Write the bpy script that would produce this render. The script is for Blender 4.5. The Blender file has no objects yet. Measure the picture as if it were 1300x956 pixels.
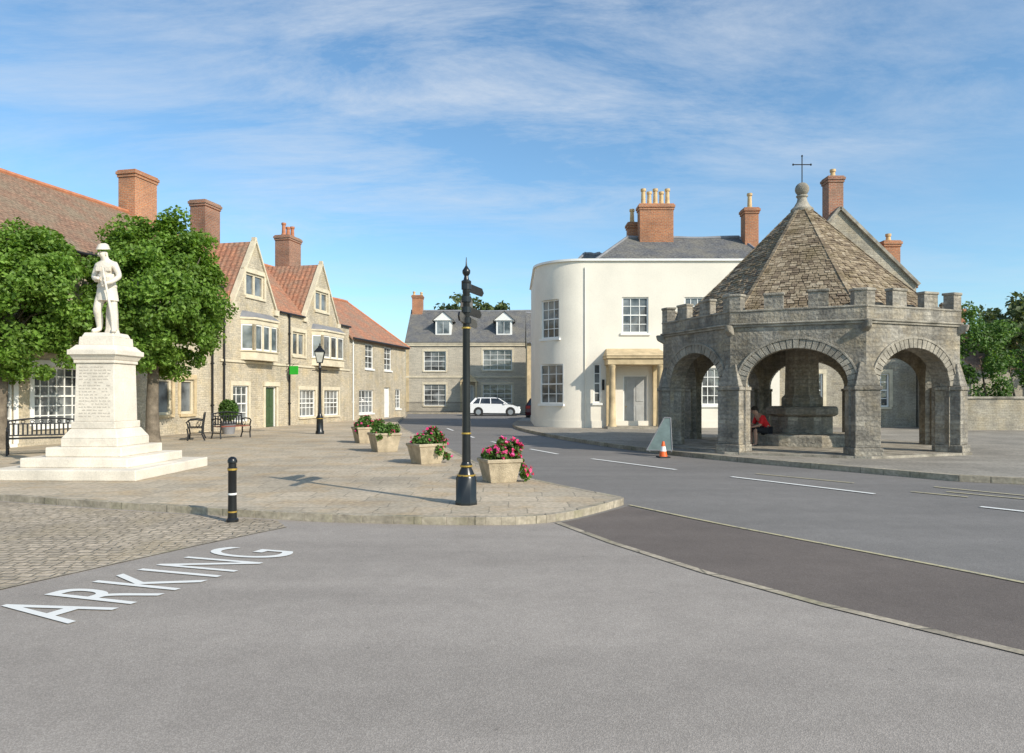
import bpy, bmesh, math, random
import numpy as np
from mathutils import Vector, Matrix
random.seed(7); RNG=np.random.default_rng(7)
C=bpy.context.scene.collection
PI=math.pi
H0=1.65; F=900.0; HZ=502.0
def G(px,py,z=0.0):
    Y=(H0-z)*F/(py-HZ); return ((px-650)/F*Y,Y)
def R(a): return math.radians(a)

# ------------------------------------------------------------------ materials
def newmat(name):
    m=bpy.data.materials.new(name); m.use_nodes=True
    nt=m.node_tree; b=nt.nodes['Principled BSDF']; return m,nt,b
def N(nt,t,**k):
    n=nt.nodes.new(t)
    for a,v in k.items(): setattr(n,a,v)
    return n
def mixcol(nt,a,b,fac,mode='MIX'):
    n=N(nt,'ShaderNodeMix',data_type='RGBA',blend_type=mode)
    for i,x in ((0,fac),(6,a),(7,b)):
        if isinstance(x,(int,float)): n.inputs[i].default_value=x
        elif isinstance(x,(tuple,list)): n.inputs[i].default_value=(*x[:3],1)
        else: nt.links.new(x,n.inputs[i])
    return n.outputs[2]
def math_(nt,op,a,b=None,c=None):
    n=N(nt,'ShaderNodeMath',operation=op)
    for i,x in enumerate((a,b,c)):
        if x is None: continue
        if isinstance(x,(int,float)): n.inputs[i].default_value=x
        else: nt.links.new(x,n.inputs[i])
    return n.outputs[0]
def noise(nt,vec,scale,detail=4,rough=.55,dist=0):
    n=N(nt,'ShaderNodeTexNoise'); n.inputs['Scale'].default_value=scale; n.inputs['Detail'].default_value=detail
    n.inputs['Roughness'].default_value=rough; n.inputs['Distortion'].default_value=dist
    if vec is not None: nt.links.new(vec,n.inputs['Vector'])
    return n
def ramp(nt,x,stops):
    n=N(nt,'ShaderNodeValToRGB'); e=n.color_ramp.elements
    while len(e)<len(stops): e.new(.5)
    for el,(p,c) in zip(e,stops):
        el.position=p; el.color=(*c,1) if isinstance(c,(tuple,list)) else (c,c,c,1)
    nt.links.new(x,n.inputs[0]); return n.outputs[0]
def bump(nt,b,h,strength,dist):
    n=N(nt,'ShaderNodeBump'); n.inputs['Strength'].default_value=strength; n.inputs['Distance'].default_value=dist
    nt.links.new(h,n.inputs['Height']); nt.links.new(n.outputs[0],b.inputs['Normal'])
def plain(name,col,rough=.7,metal=0,amp=.15,scale=3,bmp=0,spec=.5,fine=0):
    m,nt,b=newmat(name); tc=N(nt,'ShaderNodeTexCoord')
    n=noise(nt,tc.outputs['Object'],scale,6)
    f=ramp(nt,n.outputs['Fac'],[(.3,0.),(.7,1.)])
    c=mixcol(nt,tuple(x*(1-amp) for x in col),tuple(min(1,x*(1+amp)) for x in col),f)
    if fine:
        n2=noise(nt,tc.outputs['Object'],scale*25,3)
        f2=ramp(nt,n2.outputs['Fac'],[(.35,1-fine),(.65,1.)])
        c=mixcol(nt,c,f2,1.,'MULTIPLY')
    nt.links.new(c,b.inputs['Base Color']); b.inputs['Roughness'].default_value=rough; b.inputs['Metallic'].default_value=metal
    b.inputs['Specular IOR Level'].default_value=spec
    if bmp:
        n3=noise(nt,tc.outputs['Object'],scale*12,5); bump(nt,b,n3.outputs['Fac'],bmp,.02)
    return m
def brick(name,c1,c2,cm,bw,rh,ms=.012,bmp=.6,dirt=(.55,1.15),dist=.02,c3=None,rough=.85,bd=.02,off=.5,ds=.5,sq=1,smooth=.1,streak=0):
    m,nt,b=newmat(name); tc=N(nt,'ShaderNodeTexCoord'); uv=tc.outputs['UV']
    nd=noise(nt,uv,2.2,3)
    va=N(nt,'ShaderNodeVectorMath',operation='MULTIPLY_ADD'); nt.links.new(nd.outputs['Color'],va.inputs[0])
    va.inputs[1].default_value=(dist*2,dist*2,0); nt.links.new(uv,va.inputs[2])
    bt=N(nt,'ShaderNodeTexBrick'); nt.links.new(va.outputs[0],bt.inputs['Vector'])
    bt.offset=off; bt.squash=sq; bt.squash_frequency=3
    bt.inputs['Scale'].default_value=1; bt.inputs['Brick Width'].default_value=bw; bt.inputs['Row Height'].default_value=rh
    bt.inputs['Mortar Size'].default_value=ms; bt.inputs['Mortar Smooth'].default_value=smooth; bt.inputs['Bias'].default_value=-.1
    bt.inputs['Color1'].default_value=(*c1,1); bt.inputs['Color2'].default_value=(*c2,1); bt.inputs['Mortar'].default_value=(*cm,1)
    c=bt.outputs['Color']
    if c3:
        n3=noise(nt,uv,1.1,6,.65); f3=ramp(nt,n3.outputs['Fac'],[(.48,0.),(.66,.8)])
        c=mixcol(nt,c,c3,f3)
    n1=noise(nt,tc.outputs['Object'],ds,7,.65); f1=ramp(nt,n1.outputs['Fac'],[(.3,dirt[0]),(.7,dirt[1])])
    c=mixcol(nt,c,f1,1.,'MULTIPLY')
    if streak:
        mp=N(nt,'ShaderNodeMapping'); mp.inputs['Scale'].default_value=(2.2,.22,1); nt.links.new(uv,mp.inputs[0])
        n5=noise(nt,mp.outputs[0],1.,5,.6); f5=ramp(nt,n5.outputs['Fac'],[(.35,1-streak),(.6,1.05)]); c=mixcol(nt,c,f5,1.,'MULTIPLY')
    n2=noise(nt,uv,14,4); f2=ramp(nt,n2.outputs['Fac'],[(.3,.72),(.7,1.18)])
    c=mixcol(nt,c,f2,1.,'MULTIPLY')
    nt.links.new(c,b.inputs['Base Color']); b.inputs['Roughness'].default_value=rough; b.inputs['Specular IOR Level'].default_value=.25
    h=math_(nt,'SUBTRACT',math_(nt,'MULTIPLY',n2.outputs['Fac'],.7),bt.outputs['Fac'])
    bump(nt,b,h,bmp,bd)
    return m
def rooftile(name,c1,c2,c3,bw=.28,rh=.3,wave=True,bd=.02):
    m,nt,b=newmat(name); tc=N(nt,'ShaderNodeTexCoord'); uv=tc.outputs['UV']
    nd=noise(nt,uv,1.2,3)
    va=N(nt,'ShaderNodeVectorMath',operation='MULTIPLY_ADD'); nt.links.new(nd.outputs['Color'],va.inputs[0])
    va.inputs[1].default_value=(.05,.08,0); nt.links.new(uv,va.inputs[2]); u=va.outputs[0]
    bt=N(nt,'ShaderNodeTexBrick'); nt.links.new(u,bt.inputs['Vector']); bt.inputs['Scale'].default_value=1
    bt.offset=0 if wave else .5
    bt.inputs['Brick Width'].default_value=bw; bt.inputs['Row Height'].default_value=rh; bt.inputs['Mortar Size'].default_value=.012
    bt.inputs['Color1'].default_value=(*c1,1); bt.inputs['Color2'].default_value=(*c2,1); bt.inputs['Mortar'].default_value=(*[x*.55 for x in c1],1)
    n3=noise(nt,uv,.9,8,.7); f3=ramp(nt,n3.outputs['Fac'],[(.42,0.),(.62,.85)])
    c=mixcol(nt,bt.outputs['Color'],c3,f3)
    n2=noise(nt,uv,9,5); f2=ramp(nt,n2.outputs['Fac'],[(.3,.6),(.7,1.3)]); c=mixcol(nt,c,f2,1.,'MULTIPLY')
    nt.links.new(c,b.inputs['Base Color']); b.inputs['Roughness'].default_value=.85; b.inputs['Specular IOR Level'].default_value=.2
    sp=N(nt,'ShaderNodeSeparateXYZ'); nt.links.new(u,sp.inputs[0])
    fr=math_(nt,'FRACT',math_(nt,'DIVIDE',sp.outputs[1],rh))
    h=math_(nt,'SUBTRACT',1.,fr)
    if wave:
        w=math_(nt,'SINE',math_(nt,'MULTIPLY',sp.outputs[0],2*PI/bw)); h=math_(nt,'ADD',h,math_(nt,'MULTIPLY',w,.6))
    else: h=math_(nt,'SUBTRACT',h,math_(nt,'MULTIPLY',bt.outputs['Fac'],.5))
    bump(nt,b,h,.8,bd); return m
def leafmat(name,a,bcol,c,tl=.35):
    m,nt,b=newmat(name); g=N(nt,'ShaderNodeNewGeometry'); tc=N(nt,'ShaderNodeTexCoord')
    c0=ramp(nt,g.outputs['Random Per Island'],[(0.,a),(.6,bcol),(1.,c)])
    n=noise(nt,tc.outputs['Object'],1.3,3); f=ramp(nt,n.outputs['Fac'],[(.35,.7),(.65,1.2)])
    c0=mixcol(nt,c0,f,1.,'MULTIPLY'); nt.links.new(c0,b.inputs['Base Color']); b.inputs['Roughness'].default_value=.5
    b.inputs['Specular IOR Level'].default_value=.35
    tr=N(nt,'ShaderNodeBsdfTranslucent'); nt.links.new(mixcol(nt,c0,(1.3,1.25,.5),1.,'MULTIPLY'),tr.inputs[0])
    mx=N(nt,'ShaderNodeMixShader'); mx.inputs[0].default_value=tl
    nt.links.new(b.outputs[0],mx.inputs[1]); nt.links.new(tr.outputs[0],mx.inputs[2])
    nt.links.new(mx.outputs[0],nt.nodes['Material Output'].inputs[0]); return m
def islandmat(name,stops,moss,rough=.9):
    m,nt,b=newmat(name); g=N(nt,'ShaderNodeNewGeometry'); tc=N(nt,'ShaderNodeTexCoord')
    c=ramp(nt,g.outputs['Random Per Island'],stops)
    n=noise(nt,tc.outputs['Object'],1.6,7,.7); f=ramp(nt,n.outputs['Fac'],[(.5,0.),(.68,.8)]); c=mixcol(nt,c,moss,f)
    n2=noise(nt,tc.outputs['Object'],18,5); f2=ramp(nt,n2.outputs['Fac'],[(.3,.65),(.7,1.2)]); c=mixcol(nt,c,f2,1.,'MULTIPLY')
    nt.links.new(c,b.inputs['Base Color']); b.inputs['Roughness'].default_value=rough; b.inputs['Specular IOR Level'].default_value=.2
    bump(nt,b,n2.outputs['Fac'],.6,.03); return m
def asphalt(name,col,patch=.07,cr=.75):
    m,nt,b=newmat(name); tc=N(nt,'ShaderNodeTexCoord'); o=tc.outputs['Object']
    n=noise(nt,o,.3,7,.6); f=ramp(nt,n.outputs['Fac'],[(.3,1-patch),(.7,1+patch)])
    c=mixcol(nt,col,f,1.,'MULTIPLY')
    v=N(nt,'ShaderNodeTexVoronoi'); v.inputs['Scale'].default_value=150; nt.links.new(o,v.inputs['Vector'])
    sp=N(nt,'ShaderNodeSeparateColor'); nt.links.new(v.outputs['Color'],sp.inputs[0])
    f2=ramp(nt,sp.outputs[0],[(0.,.82),(.6,1.),(1.,1.24)]); c=mixcol(nt,c,f2,1.,'MULTIPLY')
    n4=noise(nt,o,2.8,7,.75); f4=ramp(nt,n4.outputs['Fac'],[(.35,.92),(.65,1.05)]); c=mixcol(nt,c,f4,1.,'MULTIPLY')
    mp=N(nt,'ShaderNodeMapping'); mp.inputs['Rotation'].default_value=(0,0,R(-35)); mp.inputs['Scale'].default_value=(.12,.9,1); nt.links.new(o,mp.inputs[0])
    n6=noise(nt,mp.outputs[0],1.2,4,.55); f6=ramp(nt,n6.outputs['Fac'],[(.38,.92),(.62,1.04)]); c=mixcol(nt,c,f6,1.,'MULTIPLY')
    n5=noise(nt,o,.9,4,.6); f5=ramp(nt,n5.outputs['Fac'],[(.66,1.),(.74,.85)]); c=mixcol(nt,c,f5,1.,'MULTIPLY')
    n7=noise(nt,o,9,3,.5); f7=ramp(nt,n7.outputs['Fac'],[(.735,1.),(.75,cr)]); c=mixcol(nt,c,f7,1.,'MULTIPLY')
    nt.links.new(c,b.inputs['Base Color']); b.inputs['Roughness'].default_value=.85; b.inputs['Specular IOR Level'].default_value=.2
    bump(nt,b,v.outputs['Distance'],.35,.005); return m
def paint(name,col,wear=.5,under=(.2,.19,.175)):
    m,nt,b=newmat(name); tc=N(nt,'ShaderNodeTexCoord'); n=noise(nt,tc.outputs['Object'],14,8,.75)
    f=ramp(nt,n.outputs['Fac'],[(wear-.12,under),(wear,col)]); nt.links.new(f,b.inputs['Base Color']); b.inputs['Roughness'].default_value=.7
    return m

M={}
M['lias']=brick('lias_stone',(.61,.525,.39),(.44,.385,.295),(.53,.465,.355),.30,.095,.013,.7,(.78,1.12),.035,(.61,.495,.315),streak=.15,sq=.7)
M['lias_dark']=brick('weathered_lias',(.48,.43,.34),(.34,.305,.25),(.43,.39,.315),.34,.11,.014,.7,(.65,1.15),.035,(.49,.41,.28),streak=.2,sq=.7)
M['lias_far']=brick('grey_far_stone',(.56,.495,.39),(.44,.395,.315),(.51,.46,.375),.4,.12,.012,.4,(.82,1.1),.03)
M['cross']=brick('market_cross_stone',(.47,.425,.35),(.275,.25,.215),(.36,.33,.28),.34,.12,.016,1.,(.48,1.18),.06,(.47,.385,.26),ds=1.1,streak=.33,bd=.045,sq=.7)
M['cross_trim']=plain('dressed_grey_stone',(.385,.345,.28),.85,0,.45,2.8,1.,.2,.35)
M['ham']=plain('ham_stone',(.60,.47,.285),.85,0,.22,2.5,.3,.2,.15)
M['ham_pale']=plain('pale_ham_stone',(.66,.58,.43),.85,0,.16,2.5,.3,.2,.12)
M['brick']=brick('red_brick',(.44,.18,.10),(.32,.13,.085),(.40,.32,.25),.225,.075,.012,.5,(.60,1.15),.005,(.28,.18,.13))
M['brick_orange']=brick('orange_brick',(.58,.225,.10),(.44,.165,.085),(.44,.32,.22),.225,.075,.012,.5,(.68,1.15),.005,(.36,.2,.13))
M['tile_red']=rooftile('orange_pantile',(.48,.22,.13),(.36,.17,.11),(.28,.20,.145))
M['tile_brown']=rooftile('brown_tile',(.34,.195,.13),(.24,.15,.105),(.25,.20,.14),.2,.16,False,.015)
M['slate']=rooftile('slate',(.165,.165,.17),(.12,.122,.13),(.21,.195,.165),.25,.2,False,.012)
M['ctile']=islandmat('stone_roof_tile',[(0,(.155,.115,.082)),(.35,(.245,.188,.128)),(.75,(.325,.255,.172)),(1,(.41,.335,.24))],(.195,.15,.08))
M['render']=plain('cream_render',(.80,.745,.64),.8,0,.07,.6,.15,.3,.05)
M['whitewood']=plain('white_paint',(.80,.79,.75),.5,0,.04,4)
M['memorial']=plain('white_memorial_stone',(.74,.67,.565),.75,0,.18,1.4,.3,.3,.14)
M['black']=plain('black_gloss_paint',(.012,.013,.014),.28,0,.3,5)
M['iron']=plain('black_iron',(.015,.015,.016),.45,0,.3,8)
M['redwood']=plain('reddish_wood',(.20,.05,.03),.6,0,.3,8)
M['gold']=plain('gold_paint',(.55,.36,.08),.35,.6,.1,5)
M['blackplastic']=plain('dark_rubber',(.02,.02,.02),.7)
M['green_door']=plain('green_door_paint',(.05,.09,.035),.4)
M['green_sign']=plain('bright_green_sign',(.02,.42,.03),.5,0,.05)
M['grey_door']=plain('grey_door_paint',(.42,.42,.40),.4)
M['terra']=plain('terracotta_pot',(.62,.43,.22),.8,0,.2,4)
M['terra_red']=plain('red_pot',(.46,.18,.09),.8,0,.2,4)
M['lead']=plain('lead_grey',(.22,.22,.23),.6,0,.2,3)
M['tub']=plain('weathered_tub_stone',(.50,.41,.285),.85,0,.32,4,.6,.2,.28)
M['bark']=plain('tree_bark',(.22,.18,.135),.95,0,.4,5,1.,.2,.3)
M['leaf']=leafmat('lime_leaf',(.085,.165,.022),(.175,.31,.045),(.30,.45,.10),.45)
M['leaf_dark']=leafmat('ivy_leaf',(.045,.105,.02),(.10,.20,.035),(.19,.31,.07),.4)
M['leaf_pl']=leafmat('planter_leaf',(.06,.13,.025),(.11,.22,.04),(.2,.32,.08))
M['leaf_far']=leafmat('far_leaf',(.07,.10,.035),(.11,.15,.055),(.18,.21,.09))
M['petal']=leafmat('pink_petal',(.80,.05,.36),(.85,.06,.18),(.88,.20,.50),.25)
M['soil']=plain('soil',(.05,.035,.02),.95)
M['tar']=asphalt('road_asphalt',(.205,.191,.177))
M['tar_park']=asphalt('car_park_asphalt',(.33,.293,.258))
M['tar_brown']=asphalt('brown_patch_asphalt',(.155,.130,.114))
M['flag']=brick('flagstone_paving',(.53,.44,.325),(.41,.35,.265),(.31,.27,.205),.85,.52,.010,.35,(.74,1.15),.05,(.49,.365,.225),ds=.35,bd=.010,sq=.6)
M['flag_r']=brick('flagstone_paving_grey',(.34,.305,.255),(.27,.245,.205),(.21,.19,.16),.85,.52,.010,.35,(.72,1.15),.05,ds=.35,bd=.010,sq=.6)
M['cobble']=brick('cobble_setts',(.55,.455,.345),(.38,.32,.245),(.35,.295,.22),.17,.11,.018,.9,(.68,1.2),.09,(.46,.375,.26),ds=.5,bd=.025,smooth=.8,sq=.75)
M['kerb']=brick('kerb_stone',(.46,.395,.30),(.36,.31,.24),(.22,.195,.15),.9,.5,.012,.6,(.55,1.2),.02,(.30,.27,.17),ds=1.2)
M['grass']=plain('ground_grass',(.06,.09,.03),.95,0,.3,.3)
M['wpaint']=paint('white_road_paint',(.75,.74,.70),.36)
M['ypaint']=paint('yellow_road_paint',(.48,.42,.25),.49)
M['cone']=plain('orange_cone',(.85,.13,.02),.45,0,.05)
M['signgrey']=plain('grey_sign_metal',(.16,.21,.205),.9,.0,.2,5,spec=.1)
M['carwhite']=plain('white_car_paint',(.78,.79,.80),.2,0,.02)
M['carred']=plain('dark_red_car_paint',(.10,.012,.015),.2,0,.05)
M['rim']=plain('alloy_rim',(.5,.5,.52),.3,.8,.05)
M['lamp_red']=plain('red_lamp',(.45,.01,.01),.2); M['lamp_clear']=plain('clear_lamp',(.7,.7,.7),.1)
M['skin']=plain('skin',(.52,.30,.21),.6,0,.06,6); M['shirt']=plain('red_shirt',(.70,.02,.025),.85,0,.15,6)
M['shorts']=plain('dark_shorts',(.015,.016,.022),.9); M['hair']=plain('dark_hair',(.03,.02,.013),.8); M['sole']=plain('dark_shoe',(.03,.03,.03),.7)
M['engrave']=plain('engraved_letters',(.36,.32,.27),.9)
def glass(name,c,r=.06,k=1.7,sc=.9):
    m,nt,b=newmat(name); tc=N(nt,'ShaderNodeTexCoord'); n=noise(nt,tc.outputs['Object'],sc,3); f=ramp(nt,n.outputs['Fac'],[(.38,tuple(x*.5 for x in c)),(.62,tuple(x*k for x in c))])
    nt.links.new(f,b.inputs['Base Color']); b.inputs['Roughness'].default_value=r; b.inputs['Specular IOR Level'].default_value=.8
    n2=noise(nt,tc.outputs['Object'],2.5,2); bump(nt,b,n2.outputs['Fac'],.2,.05); return m
M['glass']=glass('window_glass',(.085,.09,.09),.06,2.6,1.1); M['carglass']=glass('car_glass',(.03,.035,.04)); M['lampglass']=glass('lantern_glass',(.5,.5,.45))

# ------------------------------------------------------------------ mesh builder
class MB:
    def __init__(s,tf=None): s.v=[];s.f=[];s.m=[];s.tf=tf
    def poly(s,pts,m=0):
        i=len(s.v); s.v+= [tuple(p) for p in pts]; s.f.append(tuple(range(i,i+len(pts)))); s.m.append(m); return s
    def hexa(s,p,m=0):
        i=len(s.v); s.v+=[tuple(q) for q in p]
        for f in ((0,3,2,1),(4,5,6,7),(0,1,5,4),(1,2,6,5),(2,3,7,6),(3,0,4,7)):
            s.f.append(tuple(i+k for k in f)); s.m.append(m)
        return s
    def box(s,x0,x1,y0,y1,z0,z1,m=0):
        return s.hexa([(x0,y0,z0),(x1,y0,z0),(x1,y1,z0),(x0,y1,z0),(x0,y0,z1),(x1,y0,z1),(x1,y1,z1),(x0,y1,z1)],m)
    def prism(s,base,vec,m=0):
        n=len(base); i=len(s.v); vec=Vector(vec)
        s.v+=[tuple(p) for p in base]+[tuple(Vector(p)+vec) for p in base]
        s.f.append(tuple(i+k for k in range(n))[::-1]); s.f.append(tuple(i+n+k for k in range(n))); s.m+=[m,m]
        for k in range(n):
            s.f.append((i+k,i+(k+1)%n,i+n+(k+1)%n,i+n+k)); s.m.append(m)
        return s
    def beam(s,p0,p1,w,h,m=0,up=(0,0,1)):
        p0=Vector(p0);p1=Vector(p1);d=(p1-p0).normalized(); u=Vector(up)
        if abs(d.dot(u))>.98: u=Vector((0,1,0))
        a=d.cross(u).normalized()*w/2; b=a.cross(d).normalized()*h/2
        return s.hexa([p0-a-b,p0+a-b,p1+a-b,p1-a-b,p0-a+b,p0+a+b,p1+a+b,p1-a+b],m)
    def tube(s,pts,rs,n=8,m=0,cap=True):
        pts=[Vector(p) for p in pts]
        if not isinstance(rs,(list,tuple)): rs=[rs]*len(pts)
        i=len(s.v)
        for k,p in enumerate(pts):
            d=(pts[min(k+1,len(pts)-1)]-pts[max(k-1,0)]).normalized()
            u=Vector((0,0,1)) if abs(d.z)<.9 else Vector((1,0,0))
            a=d.cross(u).normalized(); b=d.cross(a)
            for j in range(n):
                t=2*PI*j/n; s.v.append(tuple(p+(a*math.cos(t)+b*math.sin(t))*rs[k]))
        for k in range(len(pts)-1):
            for j in range(n):
                s.f.append((i+k*n+j,i+k*n+(j+1)%n,i+(k+1)*n+(j+1)%n,i+(k+1)*n+j)); s.m.append(m)
        if cap:
            s.f.append(tuple(i+j for j in range(n))); s.f.append(tuple(i+(len(pts)-1)*n+j for j in range(n))[::-1]); s.m+=[m,m]
        return s
    def lathe(s,prof,cx=0,cy=0,n=20,m=0,rot=0,sx=1,sy=1):
        i=len(s.v)
        for r,z in prof:
            for j in range(n):
                t=2*PI*j/n+rot; s.v.append((cx+r*sx*math.cos(t),cy+r*sy*math.sin(t),z))
        for k in range(len(prof)-1):
            for j in range(n):
                s.f.append((i+k*n+j,i+k*n+(j+1)%n,i+(k+1)*n+(j+1)%n,i+(k+1)*n+j)); s.m.append(m)
        s.f.append(tuple(i+j for j in range(n))[::-1]); s.f.append(tuple(i+(len(prof)-1)*n+j for j in range(n))); s.m+=[m,m]
        return s
    def build(s,name,mats,parent=None,smooth=False,bevel=0,uv=True):
        if not isinstance(mats,(list,tuple)): mats=[mats]
        V=s.v if s.tf is None else [tuple(s.tf(p)) for p in s.v]
        me=bpy.data.meshes.new(name); me.from_pydata(V,[],s.f); 
        for mt in mats: me.materials.append(M[mt] if isinstance(mt,str) else mt)
        me.polygons.foreach_set('material_index',s.m)
        if uv:
            L=me.uv_layers.new(name='UVMap').data
            for p in me.polygons:
                n=p.normal
                if abs(n.z)>.92: t=Vector((1,0,0)); b=Vector((0,1,0))
                else:
                    t=Vector((-n.y,n.x,0)).normalized(); b=n.cross(t)
                    if b.z<0: b=-b
                for li in p.loop_indices:
                    co=me.vertices[me.loops[li].vertex_index].co; L[li].uv=(co.dot(t),co.dot(b))
        if smooth:
            me.polygons.foreach_set('use_smooth',[True]*len(me.polygons))
            try: me.set_sharp_from_angle(angle=R(40))
            except Exception: pass
        o=bpy.data.objects.new(name,me); C.objects.link(o)
        if parent is not None: o.parent=parent
        if bevel:
            bm=o.modifiers.new('Bevel','BEVEL'); bm.width=bevel; bm.segments=2; bm.limit_method='ANGLE'; bm.angle_limit=R(40)
        return o
def tag(o,label,cat,group=None):
    o['label']=label; o['category']=cat
    if group: o['group']=group
    return o
def thing(name,label,cat,loc=(0,0,0),rz=0,group=None):
    o=bpy.data.objects.new(name,None); C.objects.link(o); o.location=loc; o.rotation_euler=(0,0,rz); o.empty_display_size=.3
    return tag(o,label,cat,group)
def struct(o): o['kind']='structure'; return o

# ------------------------------------------------------------------ ground
def sheet(name,pts,z,mat):
    mb=MB(); mb.poly([(x,y,z) for x,y in pts]); return struct(mb.build(name,mat))
sheet('ground',[(-600,-300),(600,-300),(600,900),(-600,900)],-.03,'grass')
sheet('road',[(-60,-12),(70,-12),(70,64),(-60,64)],0,'tar')
seam=[G(712,664),G(780,689),(G(900,727)),G(1050,768),G(1300,828)]
dx=(seam[-1][0]-seam[-2][0],seam[-1][1]-seam[-2][1]); seamx=seam+[(seam[-1][0]+dx[0]*4,seam[-1][1]+dx[1]*4)]
yl=[G(797,642),G(900,664),G(1050,693),G(1180,718),G(1300,742)]
dy=(yl[-1][0]-yl[-2][0],yl[-1][1]-yl[-2][1]); ylx=yl+[(yl[-1][0]+dy[0]*8,yl[-1][1]+dy[1]*8)]
kf=[(-25,16.9),G(0,636),G(120,645),G(280,655),G(400,663),G(560,667),G(650,667),G(700,664),G(745,655),G(790,642)]
kr=[G(793,640),G(780,637),G(740,629),G(700,620),G(660,611),G(622,600),G(590,585),G(565,570),G(540,559),G(518,550),G(506,541),G(505,536),G(516,529),G(517,527)]
sheet('car_park_surface',[kf[i] for i in range(0,8)]+seamx+[(7,-10),(-25,-10)],.004,'tar_park')
sheet('brown_asphalt_strip',seamx[::-1]+[G(745,657),G(797,643)]+ylx[1:],.004,'tar_brown')
def strip(mb,path,w,z0,z1=None,side=1,m=0):
    P=[Vector((x,y)) for x,y in path]; n=len(P); off=[]
    for i in range(n):
        d=(P[min(i+1,n-1)]-P[max(i-1,0)]).normalized(); off.append(Vector((-d.y,d.x))*side*w)
    for i in range(n-1):
        a,b,c,d=P[i],P[i+1],P[i+1]+off[i+1],P[i]+off[i]
        if z1 is None: mb.poly([(q.x,q.y,z0) for q in (a,b,c,d)],m)
        else: mb.hexa([(q.x,q.y,z0) for q in (a,b,c,d)]+[(q.x,q.y,z1) for q in (a,b,c,d)],m)
    return mb
def smoothpath(P,it=2):
    for _ in range(it):
        Q=[P[0]]
        for a,b in zip(P[:-1],P[1:]):
            Q.append((a[0]*.75+b[0]*.25,a[1]*.75+b[1]*.25)); Q.append((a[0]*.25+b[0]*.75,a[1]*.25+b[1]*.75))
        Q.append(P[-1]); P=Q
    return P
kpath=smoothpath(kf+kr)+[(-9.2,60.5),(-25,60.5)]
sheet('plaza_pavement',kpath+[(-40,60),(-40,16.9)],.10,'flag')
struct(strip(MB(),kpath,.11,-.01,.104,1).build('plaza_kerb','kerb',bevel=.02))
rp=[(2.2,60.5),(1.0,52),(.35,43),G(652,539),G(650,542),G(660,547),G(700,556),G(760,566),G(840,577),G(950,588),G(1100,601),G(1300,619),(32,6.0)]
rpath=smoothpath(rp)
sheet('market_pavement',rpath+[(60,6.0),(60,60.5)],.12,'flag_r')
struct(strip(MB(),rpath,.14,-.01,.126,1).build('market_kerb','kerb',bevel=.015))
sheet('far_pavement',[(-25,63.2),(40,63.2),(40,100),(-25,100)],.11,'flag_r')
struct(strip(MB(),[(-25,63.2),(40,63.2)],.15,-.01,.118,1).build('far_kerb','kerb'))
sheet('cobbled_strip',[(-25,16.7),(G(0,637.5)),G(120,646.5),G(280,656.5),G(352,661.5),G(362,669),G(250,692),G(120,721),G(0,748),(-7.5,3.6),(-25,3.6)],.008,'cobble')
struct(strip(MB(),[G(362,669.5),G(250,692.5),G(120,721.5),G(0,748.5),G(-150,783)],.04,.012,None,1).build('cobble_edging','kerb'))
struct(strip(MB(),seamx,.09,.012,None,-1).build('sett_line','kerb'))
mk=MB()
for (a,b) in (((671,570.5),(706,577)),((749,583),(856,597)),((926,606),(1108,628)),((1243,644.5),(1420,664)),((622,561),(640,565)),((585,551),(600,556)),((566,544),(574,547))):
    strip(mk,[G(*a),G(*b)],.11,.012)
struct(mk.build('road_centre_markings','wpaint'))
mk=MB(); strip(mk,smoothpath(ylx,1),.06,.012,None,1)
strip(mk,[G(958,602),G(1083,614),],.07,.012); strip(mk,[G(1155,625),G(1228,632)],.08,.012)
strip(mk,[G(1185,619),G(1400,640)],.08,.014); strip(mk,[G(1200,625),G(1400,644)],.08,.012)
struct(mk.build('yellow_road_markings','ypaint'))
a1=Vector((-2.23,7.42)); dd=Vector((.375,.927)).normalized(); up=Vector((-.955,.295))
def groundtext(txt,s0,s1,hgt,name):
    cv=bpy.data.curves.new('t','FONT'); cv.body=txt; cv.size=1; cv.space_character=1.18
    to=bpy.data.objects.new('t',cv); C.objects.link(to); bpy.context.view_layer.update()
    me=bpy.data.meshes.new_from_object(to.evaluated_get(bpy.context.evaluated_depsgraph_get())); bpy.data.objects.remove(to)
    tm=bpy.data.objects.new(name,me); C.objects.link(tm); me.materials.clear(); me.materials.append(M['wpaint'])
    xs=[v.co.x for v in me.vertices]; ys=[v.co.y for v in me.vertices]; W_=max(xs)-min(xs); H_=max(ys)-min(ys)
    for v in me.vertices:
        s=s0+(v.co.x-min(xs))/W_*(s1-s0); t=(v.co.y-min(ys))/H_*hgt; p=a1-dd*s+up*t; v.co=(p.x,p.y,.013)
    struct(tm)
groundtext('ARKING',2.52,0,.92,'parking_lettering')
groundtext('P',3.12,2.74,.92,'parking_first_letter')

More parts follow.
